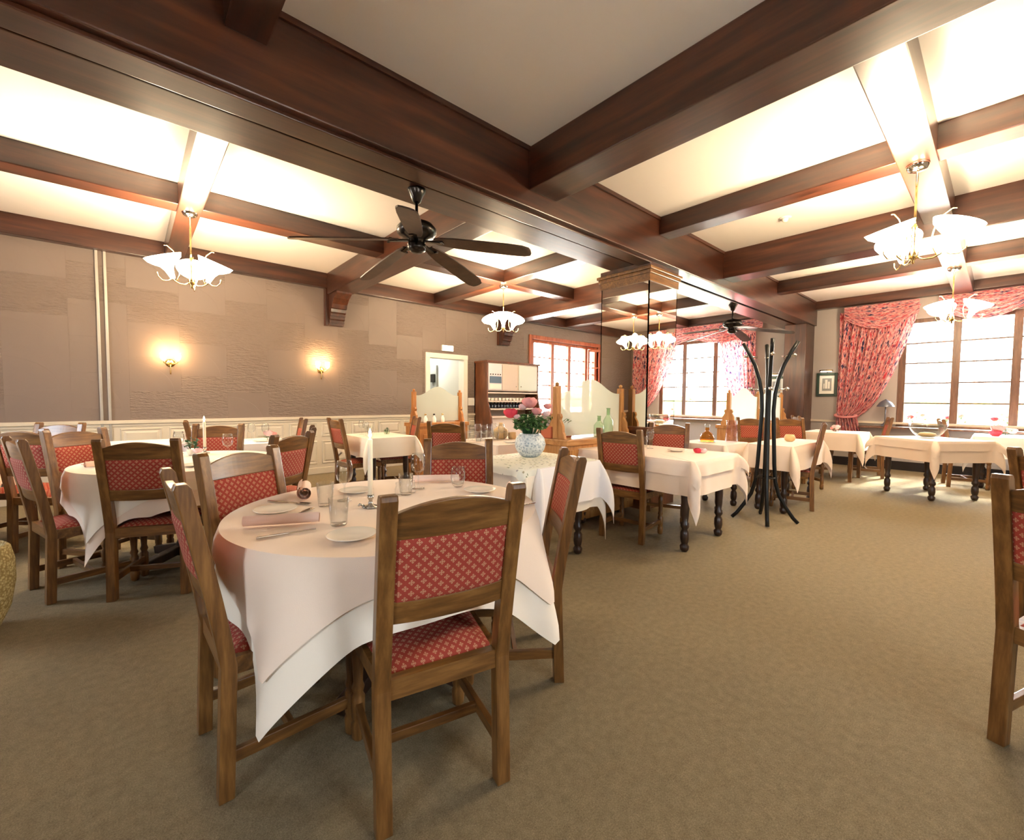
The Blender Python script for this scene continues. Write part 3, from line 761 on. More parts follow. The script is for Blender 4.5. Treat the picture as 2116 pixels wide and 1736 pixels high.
dressed('small table by the wainscot between two edge-on chairs', 'small table by the wainscot', 1.03, 5.55, .32, .35, .26, 0, 'cloth_white', None, 27)
dressed('table at the rear left by the metal wall strips', 'table by the metal wall strips', .05, 6.0, .40, .40, .26, 0, 'cloth_white', None, 29)
dressed('table at the left edge of the photo', 'table at the left edge', -1.22, 5.30, .36, .36, .26, 0, 'cloth_peach', None, 31)
# console with the blue vase
rect_table('console table carrying the blue speckled vase', 2.40, 2.47, .40, .33)
rect_cloth('long plain cream cloth under the runner of the vase console', 2.40, 2.47, .40, .33, .758, .36, 'cloth_cream', 0, .06, 33)
rect_cloth('white square cloth hanging over the front of the vase console', 2.47, 2.40, .34, .275, .764, .29, 'cloth_white', 0, .10, 35, e=.012)
rect_cloth('floral printed runner lying on the vase console', 2.39, 2.49, .40, .335, .770, .05, 'floral', 0, .01, 37, name='table_runner', e=.014)

# ================================================================== GLASS SCREENS ON OAK CABINETS
def screen(label, x0, x1, y, yw0, yw1, hz=.86, m='pine', mx='pine_x', bays=1, doors=2, ztop=1.38, zarch=.085):
    s = thing('glass_screen', label, 'room divider', (0, 0, 0))
    part('cabinet', MB().box(x0, x1, yw0, yw1, .04, hz-.06), m, s, bevel=.004)
    part('counter', MB().box(x0-.02, x1+.02, yw0-.02, yw1+.02, hz-.06, hz), mx, s, bevel=.008)
    w = (x1-x0)/doors
    for k in range(doors):
        d = part('door', MB().box(x0+w*k+.03, x0+w*(k+1)-.03, yw0-.014, yw0, .12, hz-.10), m, s, bevel=.004)
        part('door_panel', MB().box(x0+w*k+.10, x0+w*(k+1)-.10, yw0-.022, yw0-.012, .2, hz-.18), m, d, bevel=.006)
    bw = (x1-x0-.08)/bays
    for k in range(bays+1):
        px = x0+.04+bw*k
        p = part('post', MB().box(px-.03, px+.03, y-.03, y+.03, hz, ztop), m, s, bevel=.006)
        part('finial', MB().lathe([(.012, ztop), (.02, ztop+.01), (.022, ztop+.03), (0, ztop+.045)], 10, (px, y, 0)), m, p, True)
        prof = [(-.13, hz), (.13, hz), (.12, hz+.05), (.105, hz+.07), (.10, hz+.13), (.06, hz+.19), (.075, hz+.22), (.06, hz+.25), (-.06, hz+.25), (-.075, hz+.22), (-.06, hz+.19), (-.10, hz+.13), (-.105, hz+.07), (-.12, hz+.05)]
        pr_ = [(y+a*.9, b) for a, b in prof]
        part('bracket', MB().prism(pr_, px-.018, px+.018, 'x'), m, s, bevel=.004)
    for k in range(bays):
        a, b = x0+.07+bw*k, x0+.01+bw*(k+1)
        n = 28; pts = [(a, hz+.02), (b, hz+.02)]
        for i in range(n+1):
            t = i/n; x = b+(a-b)*t; u = abs(2*t-1)
            zz = ztop-.06+(zarch+.06)*(.5+.5*math.cos(PI*min(1, u/.9)))
            pts.append((x, zz))
        part('glass_pane', MB().prism(pts, y-.004, y+.004, 'y'), 'frosted_glass', s)
    return s
screen('frosted glass screen on a low oak cabinet standing against the mirrored pillar', 3.13, 4.285, 2.92, 2.75, 3.10)
screen('small frosted screen on a honey oak cabinet in front of the doorway', 3.36, 4.32, 6.22, 6.04, 6.42, .86, 'honey_oak', 'honey_oak', 1, 2, 1.36)
screen('far frosted glass screens on an oak cabinet behind the coat stand', 7.20, 9.75, 2.92, 2.78, 3.08, .86, 'pine', 'pine_x', 2, 4)
# carved settle beyond the pillar
st = thing('carved_bench', 'carved oak bench back with scalloped top edge beyond the pillar', 'bench', (6.3, 3.75, 0))
sc_ = [(-.55, .88)]+[(-.55+1.1*i/40, .985+.018*math.cos(i/40*2*PI*4)) for i in range(41)]+[(.55, .88)]
part('crest', MB().prism(sc_, -.02, .02, 'y'), 'pine_x', st)
part('back_panel', MB().box(-.53, .53, -.015, .015, .44, .88), 'pine', st, bevel=.004)
part('seat', MB().box(-.55, .55, -.42, .0, .42, .46), 'pine_x', st, bevel=.006)
for s in (-1, 1): part('side', MB().box(s*.53-.02, s*.53+.02, -.42, .02, 0, .46), 'pine', st, bevel=.004)

# ================================================================== BAR CABINET
bc = thing('bar_cabinet', 'tall brown bar cabinet with upper doors and bottle shelf beside the reddish window', 'cabinet', (0, 0, 0))
BX0, BX1, BY = 5.47, 6.95, 6.98
prof = [(YB-.02, 0), (BY-.16, 0), (BY-.16, .78), (BY-.02, 1.20), (BY, 1.38), (BY, 2.0), (YB-.02, 2.0)]
part('side_panel', MB().prism(prof, BX0, BX0+.03, 'x'), 'cabinet_wood', bc)
part('side_panel', MB().prism(prof, BX1-.03, BX1, 'x'), 'cabinet_wood', bc)
part('top', MB().box(BX0-.01, BX1+.05, BY-.01, YB-.02, 2.0, 2.04), 'cabinet_wood', bc, bevel=.004)
part('back_panel', MB().box(BX0, BX1, YB-.05, YB-.02, 0, 2.0), 'laminate', bc)
part('upper_body', MB().box(BX0+.03, BX1-.03, BY+.02, YB-.05, 1.42, 2.0), 'laminate', bc)
dl = [(BX0+.42, BX0+.84), (BX0+.89, BX1-.04)]
for k, (a, b) in enumerate(dl):
    d = part('door', MB().box(a, b, BY, BY+.02, 1.44, 1.98), 'laminate' if k == 0 else 'laminate_pale', bc, bevel=.003)
    part('knob', MB().lathe([(.008, 0), (.014, .015), (0, .022)], 10, ((b-.04) if k == 0 else (a+.05), BY, 1.52), Vector((0, -1, 0))), 'chrome', d)
mw = part('oven', MB().box(BX0+.04, BX0+.40, BY-.005, BY+.02, 1.44, 1.98), 'appliance', bc, bevel=.003)
part('oven_window', MB().box(BX0+.07, BX0+.38, BY-.012, BY-.005, 1.58, 1.72), 'screen', mw)
part('oven_panel', MB().box(BX0+.07, BX0+.38, BY-.012, BY-.005, 1.46, 1.56), 'paper', mw)
for k in range(5): part('oven_button', MB().lathe([(.012, 0), (.012, .012), (0, .014)], 8, (BX0+.09+.065*k, BY-.005, 1.76), Vector((0, -1, 0))), 'bronze', mw)
for z in (1.38, 1.20, 1.04): part('shelf', MB().box(BX0+.03, BX1-.03, BY-.0 if z > 1.1 else BY-.1, YB-.05, z-.015, z+.015), 'laminate', bc, bevel=.003)
part('counter', MB().box(BX0+.03, BX1-.03, BY-.15, YB-.05, .86, .90), 'laminate', bc, bevel=.004)
part('lower_body', MB().box(BX0+.03, BX1-.03, BY-.10, YB-.05, .05, .86), 'laminate', bc)
bot = MB().lathe([(.034, 0), (.036, .01), (.036, .085), (.014, .11), (.013, .135), (0, .137)], 12).mesh('bottle', 'dark_bottle', True)
cupm = MB().lathe([(.02, 0), (.032, .01), (.036, .06), (.033, .06), (.028, .012), (0, .01)], 12).mesh('cup', 'china', True)
for k in range(11):
    tag(put('bottle', bot, None, (BX0+.12+.085*k, BY+.10, 1.055)), 'dark bottle in the row on the lower bar cabinet shelf', 'bottle', 'dark bottles on the bar cabinet shelf')
for k in range(12):
    tag(put('cup', cupm, None, (BX0+.12+.1*k, BY+.09, 1.215)), 'white cup in the row on the upper bar cabinet shelf', 'cup', 'cups on the bar cabinet shelf')

# ================================================================== CHANDELIERS
def chandelier_proto():
    r = thing('chandelier', 'chandelier', 'chandelier', group='brass chandeliers with three glass shades')
    part('canopy', MB().lathe([(0, -.055), (.03, -.052), (.055, -.04), (.068, -.015), (.07, 0)], 22), 'chrome', r, True)
    part('stem', MB().lathe([(.008, -.70), (.008, -.05)], 10), 'brass', r, True)
    part('hub', MB().lathe([(0, -.745), (.012, -.735), (.008, -.72), (.026, -.70), (.03, -.66), (.018, -.63), (.014, -.55), (.022, -.53), (.014, -.50), (.02, -.47), (.009, -.44)], 16), 'brass', r, True)
    shm = MB().lathe([(.018, -.02), (.026, .02), (.036, .06), (.055, .095), (.10, .125), (.135, .155), (.15, .19), (.144, .19), (.128, .16), (.09, .132), (.045, .10), (.022, .04)], 30, cap=False).mesh('shade', 'shade_glow', True)
    for k in range(3):
        a = 2*PI*k/3; c, s = math.cos(a), math.sin(a)
        P = lambda t, z: (t*c, t*s, z)
        part('arm', MB().tube([P(.015, -.69), P(.06, -.72), (P(.11, -.72)), P(.15, -.70), P(.165, -.675)], .006, 8), 'brass', r, True)
        part('scroll', MB().tube([P(.16, -.68), P(.20, -.715), P(.245, -.72), P(.28, -.69), P(.285, -.655)]+[P(.10, -.62)] [:0], .0045, 6), 'brass', r, True)
        part('tendril', MB().tube([P(.13, -.71), P(.105, -.64), P(.10, -.56), P(.115, -.48), P(.15, -.42), P(.20, -.385), P(.225, -.39)], .0045, 6), 'brass', r, True)
        sh = put('shade', shm, r, P(.165, -.665)); ax = Vector((.42*c, .42*s, 1)); sh.rotation_mode = 'QUATERNION'; sh.rotation_quaternion = ax.to_track_quat('Z', 'Y')
    return r
CH = chandelier_proto()
for i, (x, y, z, a, lab) in enumerate(((.49, 5.36, 3.065, 200, 'lit brass chandelier nearest the sconces over the second round table'), (4.53, 5.36, 3.065, -130, 'lit brass chandelier beyond the ceiling fan, before the doorway wall'), (4.53, .5, 3.05, 150, 'largest looking lit chandelier on the window side'), (8.31, .5, 3.05, 150, 'lit chandelier hanging in front of the lamp window'))):
    again(CH, i, lab, (x, y, z), math.radians(a))
    for k in range(3):
        an = math.radians(a)+2*PI*k/3
        l = bpy.data.lights.new('chandelier_bulb', 'POINT'); l.energy = CHAND_W; l.color = (1, .78, .50); l.shadow_soft_size = .05
        o = bpy.data.objects.new('chandelier_bulb', l); COL.objects.link(o); o.location = (x+.235*math.cos(an), y+.235*math.sin(an), z-.46)

# ================================================================== SCONCES
def sconce(label, x, z=1.70):
    s = thing('wall_sconce', label, 'sconce', (x, YB, z), 0, 'brass candle wall sconces')
    part('backplate', MB().lathe([(0, .02), (.03, .018), (.05, .008), (.055, 0)], 16, (0, 0, 0), Vector((0, -1, 0))), 'brass', s, True)
    part('tail', MB().tube([(0, -.03, -.01), (0, -.035, -.06), (0, -.025, -.12), (0, -.02, -.15)], .008), 'brass', s, True)
    for sx in (-1, 1):
        part('arm', MB().tube([(0, -.02, 0), (sx*.03, -.06, -.02), (sx*.07, -.09, -.0), (sx*.075, -.10, .03)], .006), 'brass', s, True)
        part('glass_cup', MB().lathe([(.012, .03), (.028, .05), (.034, .09), (.032, .13), (.03, .13), (.031, .09), (.024, .055)], 14, (sx*.075, -.10, 0), None, False), 'bulb_glow', s, True)
        l = bpy.data.lights.new('sconce_bulb', 'POINT'); l.energy = SCONCE_W; l.color = (1, .62, .30); l.shadow_soft_size = .03
        o = bpy.data.objects.new('sconce_bulb', l); COL.objects.link(o); o.location = (x+sx*.075, YB-.12, z+.17)
sconce('lit brass wall sconce nearer the metal wall strips', .42)
sconce('lit brass wall sconce below the wooden corbel', 2.36)

# ================================================================== CEILING FANS
def fan_proto():
    r = thing('ceiling_fan', 'fan', 'ceiling fan', group='dark ceiling fans on the main beam')
    part('canopy', MB().lathe([(.018, -.10), (.03, -.09), (.05, -.04), (.066, -.01), (.066, 0)], 20), 'bronze', r, True)
    part('downrod', MB().lathe([(.011, -.32), (.011, -.08)], 10), 'bronze', r, True)
    part('motor_housing', MB().lathe([(.02, -.22), (.05, -.235), (.12, -.255), (.145, -.285), (.145, -.315), (.12, -.345), (.07, -.365), (.06, -.39), (.07, -.40), (.065, -.44), (.03, -.46), (0, -.462)], 28), 'bronze', r, True)
    bl = []
    for (t, w) in ((.14, .035), (.2, .05), (.3, .062), (.5, .068), (.7, .07), (.80, .064), (.845, .045), (.855, .02)): bl.append((t, w))
    vs = []; fs = []; tilt = math.radians(-12); n = len(bl)
    for th in (.005, -.005):
        for t, w in bl:
            for s in (-1, 1): vs.append((t, s*w*math.cos(tilt), -.36-.155*t+s*w*math.sin(tilt)+th))
    for i in range(n-1): fs += [(i*2, i*2+1, i*2+3, i*2+2), (2*n+i*2, 2*n+i*2+2, 2*n+i*2+3, 2*n+i*2+1), (i*2, i*2+2, 2*n+i*2+2, 2*n+i*2), (i*2+1, 2*n+i*2+1, 2*n+i*2+3, i*2+3)]
    fs += [(0, 2*n, 2*n+1, 1), (2*n-2, 2*n-1, 4*n-1, 4*n-2)]
    bmsh = MB().add(vs, fs).mesh('blade', 'blade_wood')
    irm = MB().bar((.05, 0, -.375), (.2, 0, -.40), .03, .012).bar((.2, -.04, -.402), (.2, .04, -.394), .02, .01).mesh('blade_iron', 'bronze')
    for k in range(5):
        for nm, me in (('blade', bmsh), ('blade_iron', irm)):
            o = put(nm, me, r); o.rotation_euler = (0, 0, 2*PI*k/5)
    return r
FP = fan_proto()
again(FP, 0, 'large dark five blade ceiling fan near the front', (1.63, 2.93, 2.79), math.radians(21))
again(FP, 1, 'small looking dark ceiling fan above the coat stand', (7.3, 2.93, 2.79), math.radians(5))

# ================================================================== COAT STAND
cs_ = thing('coat_stand', 'black bent tube coat stand with chrome pegs in mid room', 'coat stand', (4.93, 1.60, 0))
va = math.atan2(1.60, 4.93)+PI
for k in range(4):
    a = va+k*PI/2+.12; c, s = math.cos(a), math.sin(a)
    big = (k == 0)
    pts = [(.30, .012), (.255, .06), (.19, .16), (.125, .28), (.09, .42), (.075, .60), (.062, .90), (.052, 1.15), (.06, 1.32), (.085, 1.47), (.13, 1.62), (.20, 1.77), (.245, 1.85)]
    if big: pts = [(.27, .012), (.22, .10), (.16, .25), (.115, .40), (.09, .60), (.07, .9), (.055, 1.2), (.06, 1.4), (.09, 1.6), (.14, 1.78), (.17, 1.87)]
    t = part('tube', MB().tube([(r*c, r*s, z) for r, z in pts], .019, 10), 'black_metal', cs_, True)
    for (r0, z0, dl) in ((.11, 1.70, 0), (.05, 1.36, 1)):
        part('peg', MB().tube([(r0*c-.0*s, r0*s, z0), ((r0+.13)*c*.9, (r0+.13)*s*.9, z0+.015)], .009, 8).lathe([(0, -.02), (.014, -.014), (.02, 0), (.014, .014), (0, .02)], 10, ((r0+.13)*c*.9, (r0+.13)*s*.9, z0+.015)), 'chrome', t, True)
part('ring', MB().tube([(.085*math.cos(t), .085*math.sin(t), .46) for t in [k*2*PI/24 for k in range(25)]], .007, 6), 'black_metal', cs_, True)

# ================================================================== SMALL THINGS
def spin(name, prof, m, n=20): return MB().lathe(prof, n).mesh(name, m, True)
M_TUMB = spin('tumbler', [(.028, 0), (.03, .004), (.037, .105), (.0345, .105), (.028, .012), (0, .010)], 'glass')
M_WINE = spin('wine_glass', [(.032, 0), (.032, .003), (.006, .008), (.004, .02), (.004, .075), (.012, .085), (.032, .10), (.040, .13), (.038, .16), (.031, .19), (.0295, .19), (.0365, .16), (.0385, .13), (.030, .103), (.008, .09), (0, .088)], 'glass')
M_STEM = spin('stemless', [(.022, 0), (.034, .015), (.041, .05), (.039, .08), (.033, .11), (.0315, .11), (.0375, .08), (.0395, .05), (.032, .018), (0, .006)], 'glass')
M_PLATE = spin('plate', [(.05, 0), (.055, .004), (.082, .012), (.084, .014), (.08, .015), (.052, .008), (0, .007)], 'china', 36)
M_SHAK = spin('shaker', [(.016, 0), (.018, .004), (.018, .03), (.012, .045), (.012, .05), (.014, .052), (.013, .062), (0, .066)], 'glass')
def item(name, me, x, y, z, label, cat, rz=0, group=None):
    o = put(name, me, None, (x, y, z)); o.rotation_euler = (0, 0, rz); return tag(o, label, cat, group)
ZT = .767
G = 'place settings on the front round table'
item('tumbler', M_TUMB, .585, 1.655, ZT, 'nearest clear water tumbler on the front round table', 'glass', 0, G)
item('tumbler', M_TUMB, .645, 1.99, ZT, 'water tumbler beside the rolled napkin on the front round table', 'glass', 0, G)
item('tumbler', M_TUMB, 1.03, 1.97, ZT, 'water tumbler behind the salt and pepper on the front round table', 'glass', 0, G)
item('wine_glass', M_WINE, .745, 2.03, ZT, 'wine glass standing left of the white candle', 'glass', 0, G)
item('wine_glass', M_WINE, 1.15, 2.06, ZT, 'wine glass right of the white candle, before the far chair', 'glass', 0, G)
item('stemless_glass', M_STEM, 1.345, 1.97, ZT, 'stemless wine glass before the red chair back', 'glass', 0, G)
item('plate', M_PLATE, .565, 1.475, ZT, 'round side plate nearest the chair back on the front round table', 'plate', 0, G)
item('plate', M_PLATE, .45, 2.02, ZT, 'round side plate at the left rim of the front round table', 'plate', 0, G)
item('plate', M_PLATE, .86, 2.18, ZT, 'round side plate at the rear rim of the front round table', 'plate', 0, G)
item('plate', M_PLATE, 1.36, 1.79, ZT, 'round side plate at the right rim of the front round table', 'plate', 0, G)
item('shaker', M_SHAK, 1.0, 2.02-.03, ZT, 'left glass cruet shaker on the front round table', 'shaker', 0, G)
item('shaker', M_SHAK, 1.075, 1.99, ZT, 'right glass cruet shaker on the front round table', 'shaker', 0, G)
# rolled / folded napkins
def roll_mesh(L, r):
    sp_ = []; turns = 2.2
    for i in range(45):
        t = i/44; a = turns*2*PI*t; q = r*(.30+.70*t); sp_.append((q*math.cos(a), q*math.sin(a)))
    def fn(u, v):
        k = min(44, int(round(u*44))); return (sp_[k][0], (v-.5)*L, sp_[k][1]+r)
    return MB().grid(fn, 44, 4).mesh('napkin', 'napkin', True)
ROLL = roll_mesh(.20, .036); FLAT = roll_mesh(.26, .022)
def napkin(label, ax, ay, bx, by, me): item('napkin', me, (ax+bx)/2, (ay+by)/2, ZT, label, 'napkin', math.atan2(by-ay, bx-ax)-PI/2, 'peach cloth napkins')
napkin('folded peach napkin lying at the left front of the front table', .30, 1.85, .545, 1.735, FLAT)
napkin('rolled peach napkin standing by the tumbler on the front table', .66, 2.34, .60, 2.14, ROLL)
napkin('rolled peach napkin at the right rim of the front table', 1.42, 1.60, 1.33, 1.50, ROLL)
napkin('flat rolled napkin at the rear of the front table, before the stemless glass', 1.20, 2.23, 1.44, 2.08, FLAT)
def knife(label, ax, ay, bx, by):
    L = math.hypot(bx-ax, by-ay); m = MB()
    m.prism([(0, -.007), (.10, -.006), (.11, -.003), (L*.98, -.006), (L, .001), (L*.96, .006), (.11, .004), (.10, .006), (0, .007)], .002, .006, 'z')
    item('knife', m.mesh('knife', 'silver', False, .001), ax, ay, ZT, label, 'cutlery', math.atan2(by-ay, bx-ax), 'cutlery on the front table')
def fork(label, ax, ay, bx, by):
    L = math.hypot(bx-ax, by-ay); m = MB()
    m.prism([(0, -.006), (.05, -.004), (L-.075, -.003), (L-.06, -.011), (L-.045, -.011), (L-.045, .011), (L-.06, .011), (L-.075, .003), (.05, .004), (0, .006)], .002, .005, 'z')
    for k in range(4): m.box(L-.046, L, -.0105+.006*k, -.0075+.006*k, .002, .005)
    item('fork', m.mesh('fork', 'silver'), ax, ay, ZT, label, 'cutlery', math.atan2(by-ay, bx-ax), 'cutlery on the front table')
knife('long silver knife at the left front rim of the front table', .31, 1.665, .50, 1.645)
fork('silver fork left of the rolled napkin', .47, 2.24, .60, 2.06)
fork('short silver fork beside the left side plate', .50, 1.90, .585, 1.97)
knife('silver knife at the right rim of the front table', 1.26, 1.42, 1.40, 1.42)
# candle
def candle(label, x, y, h=.25):
    c = thing('candlestick', label, 'candle', (x, y, ZT), 0, 'white candles in metal holders')
    part('holder', MB().lathe([(.035, 0), (.036, .005), (.012, .012), (.008, .03), (.014, .04), (.014, .055), (.010, .055)], 18), 'silver', c, True)
    part('foot_scroll', MB().tube([(-.03, 0, .01), (-.05, 0, .02), (-.055, 0, .012)], .005), 'silver', c, True)
    part('wax', MB().lathe([(.011, .05), (.0105, .05+h), (.006, .053+h), (0, .053+h)], 14), 'candle_wax', c, True)
    part('flame', MB().lathe([(0, .055+h), (.007, .068+h), (.005, .085+h), (0, .10+h)], 10), 'flame', c, True)
candle('lit white candle in the middle of the front round table', .79, 1.84)
candle('white candle on the second round table', .47, 4.50, .22)
# flowers
def leafy(name, label, x, y, z, n, spread, h, ml, flowers, pot=None, cat='flowers', group=None):
    t = thing(name, label, cat, (x, y, z), 0, group); R = random.Random(int(x*100+y*10)); lm = MB(); sm = MB()
    for k in range(n):
        a = R.uniform(0, 2*PI); rr = spread*math.sqrt(R.random()); hh = h*R.uniform(.35, 1)*(1-.35*rr/spread)
        p = Vector((rr*math.cos(a), rr*math.sin(a), hh)); d = Vector((R.uniform(-1, 1), R.uniform(-1, 1), R.uniform(-.3, .6))).normalized()
        w = d.cross(Vector((R.uniform(-1, 1), R.uniform(-1, 1), 1))).normalized(); l = .055*R.uniform(.6, 1.1)*(h/.22)**.5
        up = d.cross(w)*.008
        lm.add([p-d*l*.5, p-d*l*.1+w*l*.28+up, p+d*l*.6, p-d*l*.1-w*l*.28+up, p+up*.3], [(0, 1, 4), (1, 2, 4), (2, 3, 4), (3, 0, 4)])
        if k % 3 == 0: sm.tube([(p.x*.2, p.y*.2, -.04), (p.x*.6, p.y*.6, hh*.5), tuple(p)], .0022, 5)
    part('leaves', lm, ml, t); part('stems', sm, 'leaf_dark', t)
    for (fx, fy, fz, fr, fm) in flowers:
        b = MB()
        for ring_, (cnt, top, sc) in enumerate(((3, 1.25, .42), (4, 1.05, .66), (5, .75, .86), (6, .38, 1.05))):
            for k in range(cnt):
                a = 2*PI*k/cnt+ring_*.5+R.uniform(-.15, .15); cu = R.uniform(.06, .2)
                def fn(u, v):
                    th = -1.45+(top+1.45)*v*(1-.22*(2*u-1)**2); rad = fr*sc*(1+cu*max(0, v-.6)*2.2)
                    az = a+(u-.5)*(2*PI/cnt)*1.45
                    return (fx+rad*math.cos(th)*math.cos(az), fy+rad*math.cos(th)*math.sin(az), fz+rad*math.sin(th)*.92)
                b.grid(fn, 5, 6)
        part('rose', b, fm, t, True)
    return t
vx, vy = 2.50, 2.60
vs_ = thing('round_vase', 'round blue white speckled vase on the console', 'vase', (vx, vy, .772))
part('body', MB().lathe([(.06, 0), (.085, .012), (.118, .06), (.130, .105), (.118, .155), (.092, .188), (.082, .195), (.076, .19), (.10, .15), (.115, .1)], 36, cap=True), 'vase_blue', vs_, True)
leafy('rose_bouquet', 'bouquet of pink roses and green leaves in the speckled vase', vx, vy, .772+.185, 300, .135, .21, 'leaf',
      [(-.125, .11, .185, .052, 'rose_red'), (.0, .01, .275, .058, 'rose_pink'), (.045, -.03, .20, .04, 'rose_pink'), (-.03, .06, .235, .035, 'rose_pale'), (.115, -.085, .24, .03, 'rose_pink'), (.09, -.10, .18, .028, 'rose_pale'), (-.09, .06, .15, .03, 'rose_pale')])
leafy('fern_plant', 'small green plant in a pot on the second round table', .38, 4.42, .81, 26, .055, .13, 'leaf_dark', [(.03, -.06, .0, .03, 'rose_pale')], cat='plant')
single('plant_pot', MB().lathe([(.03, 0), (.045, .05), (.047, .055), (.04, .055), (.03, .03)], 16), 'china', 'little white pot holding the green plant on the second table', 'pot', (.38, 4.42, ZT), smooth=True)
napkin('long napkin roll at the left rim of the second round table', -.24, 4.06, .0, 4.17, FLAT)
item('plate', M_PLATE, -.18, 4.17, ZT, 'side plate at the left of the second round table', 'plate')
item('wine_glass', M_WINE, .58, 4.10, ZT, 'wine glass on the second round table before the facing chair', 'glass')
item('wine_glass', M_WINE, .30, 4.58, ZT, 'wine glass behind the plant on the second round table', 'glass')
item('plate', M_PLATE, .33, 3.72, ZT, 'side plate near the front rim of the second round table', 'plate')
# square tables
item('wine_glass', M_WINE, 3.86, 2.30, .772, 'wine glass on the long table beside the chair back', 'glass')
item('tumbler', M_TUMB, 3.95, 2.42, .772, 'water tumbler on the long table beside the pillar', 'glass')
item('plate', M_PLATE, 3.86, 2.02, .772, 'side plate on the long table beside the pillar', 'plate')
leafy('rose_bowl', 'small pink and white flower ball on the long table', 3.93, 1.83, .772, 14, .03, .05, 'leaf', [(-.015, .015, .02, .032, 'rose_red'), (.02, -.015, .02, .034, 'rose_pale')])
dc = thing('decanter', 'amber filled decanter on the table behind the long table', 'decanter', (5.16, 2.32, .759))
part('body', MB().lathe([(.075, 0), (.08, .01), (.08, .06), (.06, .10), (.025, .125), (.022, .165), (.03, .17)], 20), 'amber', dc, True)
part('stopper', MB().lathe([(.015, .165), (.028, .18), (.03, .20), (.012, .225), (0, .235)], 14), 'glass', dc, True)
part('tray', MB().lathe([(.09, -.002), (.095, .004), (.085, .006), (0, .006)], 24), 'bronze', dc, True)
pj_ = thing('glass_jug', 'tall pink tinted glass jug next to the amber decanter', 'jug', (5.36, 2.12, .759))
part('body', MB().lathe([(.06, 0), (.068, .01), (.066, .14), (.058, .20), (.062, .26), (.058, .26), (.054, .2), (.06, .14), (.06, .02)], 20, cap=True), 'pink_glass', pj_, True)
part('handle', MB().tube([(.06, 0, .22), (.10, 0, .20), (.105, 0, .12), (.066, 0, .06)], .007), 'pink_glass', pj_, True)
single('small_pot', MB().lathe([(.03, 0), (.055, .02), (.06, .05), (.045, .085), (.035, .08), (.045, .05), (.03, .02)], 18), 'pottery', 'small round pottery pot on the table behind the coat stand', 'pot', (6.02, 1.70, .759), smooth=True)
gb = single('glass_bowl', MB().lathe([(.07, 0), (.09, .01), (.15, .06), (.19, .13), (.20, .19), (.195, .19), (.185, .13), (.145, .065), (.07, .015), (0, .012)], 32), 'bowl_glass', 'large clear glass bowl on the turned square table', 'bowl', (8.10, .66, .766), smooth=True)
single('bowl_filling', MB().lathe([(.06, .0), (.10, .02), (.08, .05), (.03, .06), (0, .06)], 18), 'pottery', 'brown filling at the bottom of the glass bowl', 'potpourri', (8.10, .66, .782), smooth=True)
leafy('flower_glass', 'pale pink flowers on the table before the long curtain', 8.62, 1.78, .76, 18, .06, .10, 'leaf', [(0, 0, .08, .05, 'rose_pale'), (.06, .04, .05, .045, 'rose_pink')])
leafy('table_flowers', 'pink flowers on the white table by the lamp window', 9.55, -.05, .76, 22, .07, .14, 'leaf', [(0, .08, .12, .07, 'rose_pink'), (.05, -.06, .09, .05, 'rose_pale'), (-.05, .1, .05, .06, 'rose_red')])
single('bud_vase', MB().lathe([(.03, 0), (.04, .02), (.035, .06), (.014, .10), (.016, .16), (.013, .16), (.011, .1)], 16), 'glass', 'slim clear bud vase on the white table by the lamp window', 'vase', (9.45, -.28, .76), smooth=True)
leafy('herb_pot', 'little dark herb on the square table near the doorway', 2.62, 5.55, .79, 14, .03, .07, 'leaf_dark', [], cat='plant')
single('small_pot', MB().lathe([(.03, 0), (.04, .03), (.04, .05), (.03, .05)], 14), 'green_glass', 'small pot of the herb on the table near the doorway', 'pot', (2.62, 5.55, .759), smooth=True)
for k, (dx, dy) in enumerate(((-.15, .2), (-.02, .25), (-.2, -.05))):
    item(('wine_glass', 'tumbler', 'wine_glass')[k], (M_WINE, M_TUMB, M_WINE)[k], 2.47+dx, 5.47+dy, .759, ('left wine glass', 'tumbler', 'nearest wine glass')[k]+' on the square table near the doorway', 'glass')
for k, (dx, dy) in enumerate(((0, .1), (.13, .05), (-.12, 0), (.05, -.15))):
    item('wine_glass' if k < 3 else 'plate', M_WINE if k < 3 else M_PLATE, 1.03+dx, 5.55+dy, .759, ('middle wine glass on', 'right wine glass on', 'left wine glass on', 'side plate on')[k]+' the small table by the wainscot', 'glass' if k < 3 else 'plate')
leafy('table_flowers', 'pale flowers on the small table by the wainscot', 1.2, 5.65, .76, 14, .05, .10, 'leaf', [(0, 0, .08, .045, 'rose_pale'), (.05, .03, .06, .04, 'rose_pink')])
# buffet glassware
bi = 0
for gx in range(6):
    for gy in range(3):
        me = (M_TUMB, M_WINE, M_STEM)[(gx+gy) % 3]
        item('wine_glass' if me is M_WINE else 'tumbler', me, 2.98+.085*gx, 3.95+.12*gy, .759, 'clear glass in the cluster on the buffet table', 'glass', 0, 'glassware on the buffet table')
single('round_bottle', MB().lathe([(.05, 0), (.075, .02), (.095, .07), (.085, .12), (.04, .15), (.025, .16), (.022, .19), (.028, .2), (0, .2)], 22), 'pottery', 'round tan pottery flask on the buffet table', 'flask', (3.42, 4.08, .759), smooth=True)
single('small_pot', MB().lathe([(.04, 0), (.05, .02), (.05, .08), (.04, .085), (.035, .08), (.03, .02)], 18), 'pottery', 'small tan pottery jar right of the flask on the buffet table', 'pot', (3.52, 3.98, .759), smooth=True)
item('plate', M_PLATE, 3.2, 3.65, .759, 'side plate at the front of the buffet table', 'plate')
